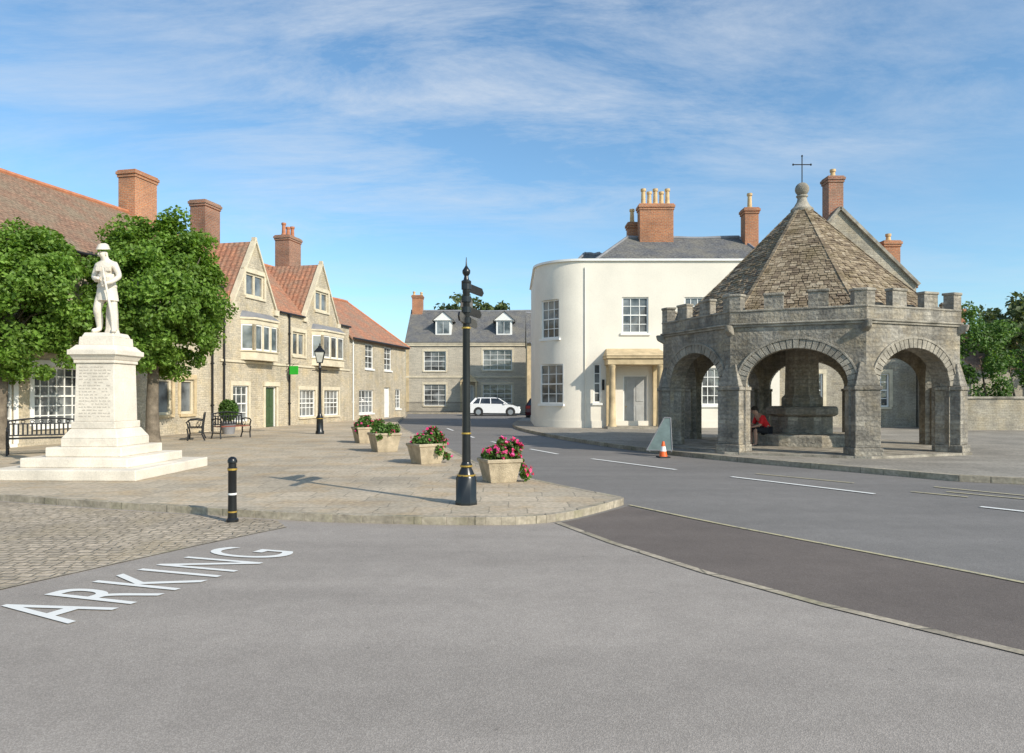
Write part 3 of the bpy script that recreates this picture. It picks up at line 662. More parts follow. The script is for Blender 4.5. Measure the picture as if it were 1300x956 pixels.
for k in range(8):
    a=(k+.5)*PI/4; n=Vector((math.cos(a),math.sin(a),0)); t=Vector((-n.y,n.x,0)); c=n*RR
    tf=lambda p,c=c,n=n,t=t:c+t*p[0]-n*p[1]+Vector((0,0,p[2]))
    mb=MB(tf)
    mb.box(-.35,.35,-.15,.5,0,.25); mb.box(-.31,.31,-.10,.5,.25,1.66); mb.box(-.34,.34,-.13,.5,1.66,1.76); mb.hexa([(-.31,-.10,1.76),(.31,-.10,1.76),(.31,.4,1.76),(-.31,.4,1.76),(-.14,.02,2.35),(.14,.02,2.35),(.14,.3,2.35),(-.14,.3,2.35)])
    mb.build('corner_pier','cross',MC,bevel=.02)
    g=MB(tf); g.hexa([(-.07,-.18,3.20),(.07,-.18,3.20),(.10,.05,3.08),(-.10,.05,3.08),(-.06,-.22,3.36),(.06,-.22,3.36),(.10,.05,3.36),(-.10,.05,3.36)]); g.build('carved_head','cross_trim',MC,bevel=.04)
def ring(mb,z0,z1,r0,r1,m=0):
    for k in range(8):
        a0=(k-.5)*PI/4; a1=(k+.5)*PI/4
        p=[(r1*math.cos(a0),r1*math.sin(a0)),(r1*math.cos(a1),r1*math.sin(a1)),(r0*math.cos(a1),r0*math.sin(a1)),(r0*math.cos(a0),r0*math.sin(a0))]
        mb.hexa([(x,y,z0) for x,y in p]+[(x,y,z1) for x,y in p],m)
mb=MB(); ring(mb,zt,zt+.06,RR-.6,RR+.05); ring(mb,zt+.06,zt+.11,RR-.6,RR+.09); mb.build('string_course','cross_trim',MC,bevel=.015)
mb=MB(); ring(mb,zt+.11,3.70,RR-.26,RR+.03); mb.build('parapet','cross',MC)
mb=MB(); ring(mb,3.70,3.75,RR-.28,RR+.05); mb.build('parapet_coping','cross_trim',MC,bevel=.012)
for k in range(8):
    a=(k+.5)*PI/4
    def corner(rin,rout,z0,z1,hw):
        pts=[]
        for (rad,sg) in ((rout,-1),(rout,0),(rout,1),(rin,1),(rin,0),(rin,-1)):
            if sg==0: pts.append((rad*math.cos(a),rad*math.sin(a),z0))
            else:
                fa=a+sg*PI/8; e=Vector((math.cos(fa),math.sin(fa),0)); tt=Vector((-e.y,e.x,0)); apo=rad*math.cos(PI/8); hh=rad*math.sin(PI/8)
                p=e*apo+tt*(-sg)*(hh-hw); pts.append((p.x,p.y,z0))
        return pts
    jz=random.uniform(-.02,.02)
    mb=MB(); mb.prism(corner(RR-.21,RR+.03,3.75,0,.27),(0,0,.36+jz)); mb.build('merlon','cross',MC)
    mb=MB(); mb.prism(corner(RR-.24,RR+.06,4.11+jz,0,.30),(0,0,.07)); mb.build('merlon_cap','cross_trim',MC,bevel=.02)
    tf=ftf(k)
    for x in (-.54,.54):
        jz=random.uniform(-.03,.02); jx=random.uniform(-.02,.02)
        mb=MB(tf); mb.box(x-.235+jx,x+.235+jx,-.025,.17,3.75,4.11+jz); mb.build('merlon','cross',MC)
        mb=MB(tf); mb.box(x-.26+jx,x+.26+jx,-.055,.20,4.11+jz,4.18+jz); mb.build('merlon_cap','cross_trim',MC,bevel=.02)
mb=MB(); Rb=3.82; zb,zA=3.62,7.30; nC=50
def prof(t): return Rb*(1-t)*(1-.14*t*(1-t))+.07, zb+(zA-zb)*t
for k in range(8):
    a0=(k-.5)*PI/4; a1=(k+.5)*PI/4; e0=Vector((math.cos(a0),math.sin(a0),0)); e1=Vector((math.cos(a1),math.sin(a1),0)); fn=(e0+e1).normalized()*.7+Vector((0,0,.71))
    for j in range(nC):
        r0,z0=prof(j/nC); r1,z1=prof(min(1,(j+1.3)/nC)); L0=r0*2*math.sin(PI/8); n=max(1,round(L0/.16)); 
        cuts=[0]+sorted([(i+random.uniform(-.25,.25))/n for i in range(1,n)])+[1]
        for u,v in zip(cuts[:-1],cuts[1:]):
            hgt=.032+random.uniform(-.01,.016); hg1=.012+random.uniform(0,.008); gp=.004
            q=lambda rr,zz,w_,h_:(e0*(1-w_)+e1*w_)*rr+Vector((0,0,zz))+fn*h_
            jit=random.uniform(-.015,.008)
            mb.hexa([q(r0,z0+jit,u+gp,0),q(r0,z0+jit,v-gp,0),q(r1,z1,v-gp,-.02),q(r1,z1,u+gp,-.02),q(r0,z0+jit,u+gp,hgt),q(r0,z0+jit,v-gp,hgt),q(r1,z1,v-gp,hg1),q(r1,z1,u+gp,hg1)])
rf=mb.build('roof','ctile',MC)
mb=MB(); mb.lathe([(prof(t/10)[0]-.03,prof(t/10)[1]-.01) for t in range(11)],n=8,rot=PI/8); mb.build('roof_core','cross_trim',rf)
mb=MB()
for k in range(8):
    a0=(k+.5)*PI/4; e0=Vector((math.cos(a0),math.sin(a0),0))
    for j in range(30):
        r0,z0=prof(j/30); r1,z1=prof((j+1.05)/30 if j<29 else 1); mb.beam(e0*r0+Vector((0,0,z0+.03)),e0*r1+Vector((0,0,z1+.018)),.10,.035)
mb.build('hip_tiles','ctile',rf)
mb=MB(); mb.lathe([(.32,7.06),(.33,7.16),(.24,7.24),(.15,7.4),(.13,7.50),(.17,7.54),(.17,7.58),(.1,7.60)],n=16)
mb.lathe([(.06,7.56)]+[(.205*math.sin(PI*i/12),7.77-.205*math.cos(PI*i/12)) for i in range(1,12)]+[(.02,7.975)],n=20)
fi=mb.build('finial','cross_trim',MC,smooth=True)
yaw=-(face+R(-2.2))
mb=MB(lambda p:Matrix.Rotation(yaw,3,'Z')@Vector(p))
mb.tube([(0,0,7.97),(0,0,8.78)],.016,6); mb.tube([(-.27,0,8.52),(.27,0,8.52)],.016,6)
for x,z in ((-.27,8.52),(.27,8.52),(0,8.78)): mb.lathe([(.01,z-.035),(.032,z),(.01,z+.035)],x,0,8)
mb.build('metal_cross','iron',fi)
mb=MB(); mb.lathe([(RR-.55,3.25),(RR-.55,3.4)],n=8,rot=PI/8); mb.build('ceiling','lias_dark',MC)
mb=MB(); o8=PI/8
mb.lathe([(1.5,0),(1.5,.38),(1.45,.40)],n=8,rot=o8); mb.lathe([(.92,.40),(.92,.92)],n=8,rot=o8); mb.lathe([(.98,.92),(1.08,.98),(1.08,1.15),(1.02,1.2)],n=8,rot=o8)
mb.lathe([(.62,1.2),(.62,1.45),(.52,1.55),(.48,3.3)],n=8,rot=o8); mb.build('central_pillar','cross',MC,bevel=.02)
mb=MB(); ring(mb,0,.1,0.01,RR+.28); mb.v=[(x,y,z*.6) for x,y,z in mb.v]; mb.build('step','cross_trim',MC)

# ------------------------------------------------------------------ people helpers
def skinmesh(name,nodes,edges,mat,parent=None,sub=2,root=0,extra=None,shade=True):
    names=list(nodes); me=bpy.data.meshes.new(name); me.from_pydata([nodes[k][0] for k in names],[(names.index(a),names.index(b)) for a,b in edges],[])
    o=bpy.data.objects.new(name,me); C.objects.link(o); md=o.modifiers.new('Skin','SKIN'); md.use_smooth_shade=True
    for i,k in enumerate(names):
        rr=nodes[k][1]; rr=rr if isinstance(rr,tuple) else (rr,rr)
        me.skin_vertices[0].data[i].radius=rr; me.skin_vertices[0].data[i].use_root=(i==root)
    s=o.modifiers.new('Sub','SUBSURF'); s.levels=sub; s.render_levels=sub
    bpy.context.view_layer.update()
    nm=bpy.data.meshes.new_from_object(o.evaluated_get(bpy.context.evaluated_depsgraph_get()))
    o.modifiers.clear(); o.data=nm; nm.name=name
    if extra is not None:
        bm=bmesh.new(); bm.from_mesh(nm); tmp=bpy.data.meshes.new('x'); tmp.from_pydata(extra.v,[],extra.f); bm.from_mesh(tmp); bm.to_mesh(nm); bm.free()
    nm.materials.clear(); nm.materials.append(M[mat]); nm.polygons.foreach_set('use_smooth',[True]*len(nm.polygons))
    if parent is not None: o.parent=parent
    return o
def fingers(mb,hand,d,side,sc=1):
    hand=Vector(hand); d=Vector(d).normalized(); sd=Vector(side).normalized(); dn=d.cross(sd)
    for i,l in enumerate((.062,.075,.07,.055)):
        b=hand+sd*(i-1.5)*.019*sc+d*.05*sc
        mb.tube([b-d*.03,b,b+d*l*.5*sc+dn*.012*sc,b+d*l*.85*sc+dn*.035*sc],[.009*sc,.009*sc,.008*sc,.006*sc],6)
    b=hand-sd*.03*sc; mb.tube([b,b-sd*.025*sc+d*.03*sc,b-sd*.028*sc+d*.06*sc],[.011*sc,.010*sc,.007*sc],6)
def headdetail(mb,c,yaw,s=1):
    c=Vector(c); f=Vector((math.sin(yaw),-math.cos(yaw),0)); sd=Vector((math.cos(yaw),math.sin(yaw),0)); u=Vector((0,0,1))
    mb.tube([c+f*.088*s+u*.02*s,c+f*.115*s-u*.02*s,c+f*.098*s-u*.032*s],[.010*s,.016*s,.010*s],6)
    for q in (-1,1):
        mb.tube([c+sd*q*.078*s+u*.02*s,c+sd*q*.092*s+u*.0*s,c+sd*q*.082*s-u*.03*s],[.012*s,.018*s,.010*s],6)
        mb.tube([c+f*.088*s+sd*q*.016*s+u*.025*s,c+f*.085*s+sd*q*.045*s+u*.027*s],[.007*s,.006*s],5)
    mb.tube([c+f*.094*s-sd*.025*s-u*.055*s,c+f*.099*s-u*.053*s,c+f*.094*s+sd*.025*s-u*.055*s],[.006*s,.008*s,.006*s],5)

# ------------------------------------------------------------------ war memorial
WM=thing('war_memorial','white stone war memorial with a carved soldier on a stepped pedestal','war memorial',(-8.12,14.2,.10),R(-2))
def sq(mb,w0,z0,w1,z1): a,b=w0/2,w1/2; mb.hexa([(-a,-a,z0),(a,-a,z0),(a,a,z0),(-a,a,z0),(-b,-b,z1),(b,-b,z1),(b,b,z1),(-b,b,z1)])
for s_,z_ in ((2.80,0),(2.05,.2),(1.48,.38)):
    mb=MB(); sq(mb,s_,z_,s_,z_+(.2 if z_==0 else .18)); mb.build('step','memorial',WM,bevel=.02)
mb=MB(); sq(mb,1.12,.56,1.12,.72); sq(mb,1.12,.72,.90,.90); sq(mb,.88,.90,.88,1.04); mb.build('plinth','memorial',WM,bevel=.015)
mb=MB(); sq(mb,.80,1.04,.76,2.18); mb.build('pedestal','memorial',WM,bevel=.012)
mb=MB(); sq(mb,.82,2.18,.82,2.24); sq(mb,.82,2.24,.93,2.34); sq(mb,.98,2.34,.98,2.44); sq(mb,.93,2.44,.76,2.54); sq(mb,.70,2.54,.68,2.70); mb.build('pedestal_cap','memorial',WM,bevel=.012)
mb=MB()
for row in range(17):
    z=2.09-row*.060; rowx=-.31
    while rowx<.28:
        ww=random.uniform(.03,.10)
        if random.random()<.85:
            q=rowx
            while q<min(rowx+ww,.31): mb.box(q,q+.007,-.452,-.36,z,z+.024*(random.choice((1,.6,1)))); q+=.014
        rowx+=ww+.03
sl_=lambda z:-.40+(z-1.04)/(1.14)*.02
mb.v=[(x,(sl_(z)-.002 if y<-.43 else -.36),z) for x,y,z in mb.v]
mb.build('inscription','engrave',WM)
ex=MB()
nd={'pel':((0.015,0,.98),(.145,.11)),'wa':((.01,-.0,1.12),(.13,.10)),'ch':((0,.0,1.30),(.165,.12)),'uc':((0,-.01,1.45),(.135,.10)),'nk':((-.005,-.03,1.55),.06),'hd':((-.02,-.07,1.645),(.08,.092)),'ht':((-.025,-.08,1.73),(.08,.092)),
 'sl':((-.185,0.02,1.45),.075),'el':((-.265,.02,1.21),.06),'wl':((-.10,-.21,1.15),.043),'hl':((.0,-.24,1.16),.038),
 'sr':((.185,-.03,1.46),.075),'er':((.285,-.03,1.22),.06),'wr':((.20,-.2,1.08),.043),'hr':((.13,-.24,1.06),.038),
 'pl':((-.09,0,.90),.11),'kl':((-.14,-.09,.56),.082),'cl':((-.14,-.02,.40),.078),'al':((-.14,.0,.17),.055),'tl':((-.19,-.18,.12),.05),
 'pr':((.11,0,.90),.11),'kr':((.12,.02,.56),.082),'cr':((.125,.04,.40),.078),'ar':((.13,.06,.17),.055),'tr':((.18,-.12,.12),.05)}
ed=[('pel','wa'),('wa','ch'),('ch','uc'),('uc','nk'),('nk','hd'),('hd','ht'),('uc','sl'),('sl','el'),('el','wl'),('wl','hl'),('uc','sr'),('sr','er'),('er','wr'),('wr','hr'),('pel','pl'),('pl','kl'),('kl','cl'),('cl','al'),('al','tl'),('pel','pr'),('pr','kr'),('kr','cr'),('cr','ar'),('ar','tr')]
lift=lambda nd,z:{k:((v[0][0],v[0][1],v[0][2]+z),v[1]) for k,v in nd.items()}
headdetail(ex,(-.02,-.075,1.665+2.70),R(-25)); fingers(ex,(.02,-.24,3.86),(1,-.1,-.1),(0,0,1)); fingers(ex,(.12,-.25,3.76),(-1,0,.1),(0,0,1))
st=skinmesh('statue',lift(nd,2.70),ed,'memorial',WM,2,0,ex); 
mb=MB(); mb.lathe([(.205,3.44),(.195,3.55),(.17,3.72),(.155,3.84),(.17,3.95),(.16,3.97)],.01,0,24,sx=1.05,sy=.80)
mb.v=[(x*(1+.06*math.sin(7*math.atan2(y,x))*max(0,3.75-z)*2),y*(1+.06*math.sin(9*math.atan2(y,x))*max(0,3.75-z)*2),z) for x,y,z in mb.v]
mb.lathe([(.172,3.70),(.180,3.71),(.180,3.75),(.172,3.76)],.01,0,24,sx=1.05,sy=.82)
for sx in (-.14,.03): mb.box(sx,sx+.09,-.175,-.11,3.80,3.90)
for sx in (-.13,.05): mb.box(sx,sx+.10,-.15,-.09,4.02,4.10)
mb.build('tunic','memorial',st,smooth=True)
mb=MB(lambda p:Vector((p[0],p[1],p[2]+(p[1]+.08)*.22)))
mb.lathe([(.124,4.455),(.130,4.464),(.112,4.478),(.106,4.51),(.085,4.555),(.04,4.582)],-.022,-.08,20,sy=1.1); mb.build('helmet','memorial',st,smooth=True)
mb=MB(); mb.tube([(.30,-.26,2.80),(.27,-.26,3.1)],[.045,.03],8); mb.tube([(.27,-.26,3.1),(.10,-.26,3.95)],[.028,.02],8); mb.tube([(.10,-.26,3.95),(.07,-.25,4.10)],[.014,.012],6); mb.build('rifle','memorial',st,smooth=True)
mb=MB(); mb.hexa([(-.33,-.3,2.70),(.33,-.3,2.70),(.33,.3,2.70),(-.33,.3,2.70),(-.29,-.26,2.79),(.29,-.26,2.79),(.29,.26,2.79),(-.29,.26,2.79)]); mb.lathe([(.15,2.79),(.12,2.9),(.11,3.25),(.09,3.4)],0.02,.15,9); mb.build('statue_base','memorial',st,bevel=.02)

# ------------------------------------------------------------------ seated person in the cross
pd=Vector((-.98,-.12)); rzp=math.atan2(pd.y,pd.x)+PI/2
pc=Vector((cx,cy))+Vector((-1.20,-.40))
PS=thing('person','person in red top and dark shorts sitting hunched on the step inside the market cross','person',(pc.x,pc.y,.12),rzp)
nd={'pel':((0,.02,.51),(.14,.11)),'wa':((0,-.05,.65),(.13,.10)),'ch':((0,-.16,.79),(.15,.11)),'uc':((0,-.26,.91),(.12,.09)),'nk':((0,-.33,.98),.05),'hd':((0,-.39,1.05),(.075,.085)),'ht':((0,-.43,1.13),(.075,.085)),
 'sl':((-.17,-.24,.90),.06),'el':((-.23,-.32,.66),.045),'wl':((-.11,-.50,.60),.03),'hl':((-.06,-.56,.60),.032),
 'sr':((.17,-.24,.90),.06),'er':((.23,-.32,.66),.045),'wr':((.11,-.50,.60),.03),'hr':((.06,-.56,.60),.032),
 'pl':((-.10,-.05,.49),.09),'kl':((-.15,-.45,.52),.06),'cl':((-.15,-.43,.36),.055),'al':((-.15,-.42,.10),.038),'tl':((-.17,-.57,.045),.04),
 'pr':((.10,-.05,.49),.09),'kr':((.15,-.45,.52),.06),'cr':((.15,-.43,.36),.055),'ar':((.15,-.42,.10),.038),'tr':((.17,-.57,.045),.04)}
ex=MB(); headdetail(ex,(0,-.41,1.08),0,.9); fingers(ex,(-.05,-.57,.59),(.3,-1,-.2),(1,.3,0),.9); fingers(ex,(.05,-.57,.59),(-.3,-1,-.2),(-1,.3,0),.9)
bd=skinmesh('body',nd,ed,'skin',PS,2,0,ex)
sub=lambda ks,g:{k:(nd[k][0],tuple(x+g for x in (nd[k][1] if isinstance(nd[k][1],tuple) else (nd[k][1],)*2))) for k in ks}
s1=sub(['pel','wa','ch','uc','sl','sr','el','er'],.016); skinmesh('shirt',s1,[e for e in ed if e[0] in s1 and e[1] in s1],'shirt',PS,2)
s2=sub(['pel','pl','kl','pr','kr'],.02); skinmesh('shorts',s2,[e for e in ed if e[0] in s2 and e[1] in s2],'shorts',PS,2)
mb=MB(); mb.lathe([(.02,1.215)]+[(.095*math.cos(t),1.12+.1*math.sin(t)) for t in (1.3,1.,.7,.4,.1,-.3)],0,-.395,14,sy=1.1); mb.build('hair','hair',PS,smooth=True)
for s in (-1,1):
    mb=MB(); mb.tube([(s*.15,-.36,.045),(s*.155,-.45,.05),(s*.17,-.6,.035)],[.045,.05,.035],8); mb.build('shoe','sole',PS,smooth=True)

# ------------------------------------------------------------------ street furniture
x,y=G(592,640,.10)
SP=thing('fingerpost','tall black and gold finger signpost on the paved corner','signpost',(x,y,.10),0)
mb=MB(); mb.lathe([(.165,0),(.165,.05),(.155,.07),(.155,.38),(.13,.42)],n=8,rot=PI/8); mb.lathe([(.12,.42),(.10,.47),(.075,.52),(.085,.55),(.065,.6)],n=20); mb.build('pedestal','black',SP,smooth=True)
mb=MB(); mb.lathe([(.062,.6),(.055,1.6),(.05,3.0),(.055,3.02),(.055,3.10)],n=20); mb.build('post','black',SP,smooth=True)
for rr_,z_ in ((.133,.405),(.09,.535),(.07,1.0),(.066,2.5)):
    mb=MB(); mb.lathe([(rr_,z_),(rr_,z_+.022)],n=20); mb.build('gold_band','gold',SP)
mb=MB(); mb.lathe([(.05,3.10),(.07,3.14),(.07,3.18),(.04,3.2),(.03,3.25),(.055,3.29),(.058,3.33),(.03,3.37),(.012,3.40),(.004,3.52)],n=16); mb.build('finial','black',SP,smooth=True)
for (z,ang,l) in ((3.12,72,.62),(2.94,86,.6),(2.79,75,.62),(2.64,80,.6),(2.64,-96,.55),(2.94,101,.55)):
    a=R(ang); mb=MB(lambda p,a=a:Matrix.Rotation(a,3,'Z')@Vector(p)); z-=.08
    mb.prism([(.06,-.012,z),(l,-.012,z),(l+.07,-.012,z+.06),(l,-.012,z+.12),(.06,-.012,z+.12)],(0,.024,0)); fo=mb.build('finger_board','black',SP)
    q=MB(mb.tf); q.tube([(0,0,z+.02),(0,0,z+.10)],.07,12); q.build('bracket','black',fo)
x,y=G(295,663)
BO=thing('bollard','slim black bollard with thin gold bands beside the low kerb','bollard',(x,y,.008),0)
mb=MB(); mb.lathe([(.078,0),(.078,.03),(.058,.05),(.053,.3),(.053,.66),(.060,.67),(.060,.70),(.05,.71),(.05,.76),(.061,.77),(.061,.80),(.045,.83),(.02,.845)],n=20); mb.build('post','black',BO,smooth=True)
for z_,z2,rr_ in ((.67,.695,.062),(.12,.14,.0575)):
    mb=MB(); mb.lathe([(rr_,z_),(rr_,z2)],n=20); mb.build('gold_band','gold',BO)
mb=MB(); mb.lathe([(.0545,.35),(.0545,.375)],n=20); mb.build('reflective_band','whitewood',BO)
x,y=G(406,551,.10)
SL=thing('street_lamp','black victorian style lamp post in front of the gabled terrace','street lamp',(x,y,.10),R(12))
mb=MB(); mb.lathe([(.17,0),(.17,.1),(.14,.15),(.13,.6),(.15,.65),(.09,.75),(.07,.85),(.06,1.5),(.05,2.6),(.075,2.64),(.05,2.68),(.045,2.85)],n=16); mb.tube([(-.3,0,2.55),(.3,0,2.55)],.018,6); mb.build('post','black',SL,smooth=True)
mb=MB(); sqf=lambda mb,w0,z0,w1,z1:[mb.tube([(sx*w0,sy*w0,z0),(sx*w1,sy*w1,z1)],.015,4) for sx in(-1,1) for sy in(-1,1)]
sqf(mb,.10,2.88,.19,3.3); mb.box(-.12,.12,-.12,.12,2.85,2.88); mb.box(-.21,.21,-.21,.21,3.29,3.32); mb.hexa([(-.2,-.2,3.32),(.2,-.2,3.32),(.2,.2,3.32),(-.2,.2,3.32),(-.08,-.08,3.47),(.08,-.08,3.47),(.08,.08,3.47),(-.08,.08,3.47)]); mb.lathe([(.07,3.47),(.07,3.52),(.02,3.56),(.03,3.6),(.004,3.66)],n=10)
la=mb.build('lantern','black',SL)
mb=MB(); mb.hexa([(-.095,-.095,2.885),(.095,-.095,2.885),(.095,.095,2.885),(-.095,.095,2.885),(-.18,-.18,3.285),(.18,-.18,3.285),(.18,.18,3.285),(-.18,.18,3.285)]); mb.build('pane','lampglass',la)
mb=MB(); mb.lathe([(.152,.61),(.152,.64)],n=16); mb.build('gold_band','gold',SL)
def bench(name,label,loc,rz,seatm='iron',hw=.8):
    t=thing(name,label,'bench',loc,rz,'iron benches on the plaza')
    mb=MB()
    for i in range(5): mb.box(-hw,hw,-.42+i*.09,-.42+i*.09+.07,.42,.45)
    mb.build('seat',seatm,t)
    e=hw+.02
    mb=MB(); mb.tube([(-e,.09,.88),(-hw/2,.1,.93),(0,.11,.95),(hw/2,.1,.93),(e,.09,.88)],.026,6); mb.tube([(-e,.05,.5),(e,.05,.5)],.022,6); mb.tube([(-e,.08,.8),(e,.08,.8)],.018,6)
    nb=int(hw*2/.1)
    for i in range(nb+1): xx=-hw+i*2*hw/nb; mb.box(xx-.02,xx+.02,.055,.075,.5,.8)
    for i in range(nb//2):
        xc_=-hw+.1+i*.2; mb.tube([(xc_+.045*math.cos(a),.095,.855+.04*math.sin(a)) for a in [j*PI/4 for j in range(9)]],.01,4,cap=False)
    mb.build('backrest','iron',t)
    for s in (-1,1):
        xx=s*e
        mb=MB(); mb.tube([(xx,-.42,.0),(xx,-.40,.2),(xx,-.44,.42)],.026,6); mb.build('leg','iron',t)
        mb=MB(); mb.tube([(xx,.12,.0),(xx,.03,.22),(xx,.04,.5),(xx,.10,.9)],.026,6); mb.tube([(xx,-.42,.2),(xx,.04,.2)],.014,5); mb.build('leg','iron',t)
        mb=MB(); mb.tube([(xx,.07,.68),(xx,-.15,.72),(xx,-.38,.70),(xx,-.46,.62),(xx,-.42,.56),(xx,-.40,.42)],.026,6); mb.tube([(xx,-.1,.44),(xx,-.16,.55),(xx,-.1,.66),(xx,-.04,.55),(xx,-.1,.44)],.012,5); mb.build('armrest','iron',t)
    return t
x,y=G(58,576,.10); bench('bench','black iron bench directly left behind the war memorial',(x,y,.1),R(32))
x,y=G(256,558,.10); bench('bench','black iron bench to the right of the second tree, left of the reddish bench',(x,y,.1),R(-68),'iron',.65)
x,y=G(290,556,.10); bench('bench','bench with reddish seat in front of the clipped bush',(x,y,.1),R(58),'redwood',.6)
def foliage(name,pts,size,mat,parent,ctr=None,bias=1.0):
    P=np.asarray(pts,dtype=float); n=len(P)
    nn=RNG.normal(size=(n,3)); nn/=np.linalg.norm(nn,axis=1)[:,None]
    if ctr is not None:
        o_=P-np.asarray(ctr,dtype=float); o_/=np.maximum(np.linalg.norm(o_,axis=1)[:,None],1e-6); nn=nn+o_*bias+np.array([0,0,.35*bias]); nn/=np.linalg.norm(nn,axis=1)[:,None]
    r_=RNG.normal(size=(n,3)); a=np.cross(nn,r_); a/=np.linalg.norm(a,axis=1)[:,None]; b=np.cross(nn,a)
    s=size*RNG.uniform(.6,1.25,size=(n,1))
    V=np.stack([P-a*s,P-b*s*.6+nn*s*.14,P+a*s,P+b*s*.6+nn*s*.14],1).reshape(-1,3)
    me=bpy.data.meshes.new(name); me.from_pydata(V.tolist(),[],np.arange(4*n).reshape(n,4).tolist()); me.materials.append(M[mat])
    o=bpy.data.objects.new(name,me); C.objects.link(o)
    if parent is not None: o.parent=parent
    return o
def ball(c,r,n,inner=.45):
    d=RNG.normal(size=(n,3)); d/=np.linalg.norm(d,axis=1)[:,None]; k=inner+(1-inner)*RNG.uniform(size=(n,1))**.5
    return np.asarray(c)+d*k*np.asarray(r)
def planter(label,px,py,R0,h,fl,rz,lean):
    x,y=G(px,py,.10); t=thing('flower_planter',label,'planter',(x,y,.10),rz,'stone tubs of flowers along the pavement edge')
    q2=math.sqrt(2)
    mb=MB(); mb.lathe([(R0*.72*q2,0),(R0*.74*q2,.04),(R0*.93*q2,h-.07),(R0*.99*q2,h-.06),(R0*1.0*q2,h-.01),(R0*.97*q2,h),(R0*.88*q2,h),(R0*.85*q2,h-.06)],n=4,rot=PI/4); mb.build('tub','tub',t,bevel=.03)
    mb=MB(); mb.box(-R0*.83,R0*.83,-R0*.83,R0*.83,h-.08,h-.04); mb.build('soil','soil',t)
    pts=[ball((0,0,h+.06),(R0*.98,R0*.98,.17),600)]
    for i in range(15):
        a=RNG.uniform(0,6.28); k=RNG.uniform(.3,1.12); pts.append(ball((math.cos(a)*R0*k+lean*.2*abs(k),math.sin(a)*R0*k,h+.12+(1-k)*.24-RNG.uniform(0,.18)*k*1.4),(.09,.09,.13),80,.2))
    for i in range(6): pts.append(ball((lean*R0*(.9+.07*i)+RNG.normal()*.03,-.12+RNG.normal()*.12,h+.02-i*.065),(.10,.10,.10),60,.2))
    P=np.concatenate(pts); foliage('leaves',P,.045,'leaf_pl',t,(0,0,h-.1),.8)
    bl=[]; cnt=0
    while cnt<fl:
        p=P[RNG.integers(len(P))]
        if np.linalg.norm(np.array([p[0],p[1],(p[2]-h+.05)*1.6]))>R0*.72:
            c=p*np.array([1.1,1.1,1])+[0,0,.035]; bl+=[c+RNG.normal(size=3)*.010 for _ in range(5)]; cnt+=1
    foliage('blossoms',bl,.040,'petal',t,(0,0,h-.1),1.2)
    return t
planter('stone tub of pink petunias right beside the fingerpost, nearest tub',634,611,.33,.42,125,.35,1)
planter('stone tub with crimson trailing flowers, second nearest of the row',541,588,.35,.46,95,.6,1)
planter('stone tub with mostly green foliage, third nearest of the row',488,573,.38,.52,12,.5,0)
planter('farthest stone tub of flowers, partly behind the third one',464,562,.38,.52,40,.5,0)
x,y=(290-650)/900*28.4,28.4
TP=thing('topiary_pot','round clipped bush in a dark pot against the stone terrace','potted plant',(x,y,.10),0)
mb=MB(); mb.lathe([(.22,0),(.3,.45),(.33,.46),(.33,.5)],n=14); mb.build('pot','lead',TP,smooth=True)
mb=MB(); mb.tube([(0,0,.4),(0,0,.9)],.03,6); mb.build('stem','bark',TP)
foliage('crown',ball((0,0,.97),(.38,.38,.44),2500),.05,'leaf_dark',TP,(0,0,.9))
q=TO(36.3); SG=thing('hanging_sign','small bright green hanging sign on black bracket on the gabled house wall','sign',(q[0],q[1],0),TR)
mb=MB(); mb.tube([(0,-.01,3.25),(0,-.75,3.25)],.02,6); mb.tube([(0,-.01,2.9),(0,-.5,3.25)],.012,6); mb.build('bracket','iron',SG)
mb=MB(); mb.box(-.02,.02,-.72,-.25,2.72,3.15); mb.build('board','green_sign',SG)
x,y=G(842,581); CN=thing('traffic_cone','orange and white traffic cone at the kerb beside the grey triangular sign','traffic cone',(x,y,0.001),R(10))
mb=MB(); mb.box(-.15,.15,-.15,.15,.003,.035); mb.build('base','blackplastic',CN,bevel=.01)
mb=MB(); mb.lathe([(.11,.035),(.028,.43),(.02,.43)],n=18); mb.build('cone','cone',CN,smooth=True)
mb=MB(); mb.lathe([(.086,.17),(.057,.30)],n=18); mb.build('reflective_sleeve','whitewood',CN,smooth=True)
x,y=G(845,576,.12)
TS=thing('folding_road_sign','grey folded triangular road sign propped on the kerb by the market cross','road sign',(x,y+.6,.12),R(-8))
mb=MB()
tri=[(-.38,0,.04),(.30,0,.04),(.27,.16,.92),(.10,.16,.92)]
mb.poly(tri); mb.poly([(p[0],p[1]+.012,p[2]) for p in tri[::-1]]); mb.build('panel','signgrey',TS)
mb=MB()
for a,b in zip(tri,tri[1:]+tri[:1]): mb.tube([a,b],.016,6)
mb.tube([(-.3,0,.05),(-.3,0,-.0)],.015,6); mb.tube([(.28,0,.05),(.28,0,0)],.015,6)
mb.tube([(.16,.16,.85),(.12,.5,.01)],.014,6); mb.build('frame','lead',TS)

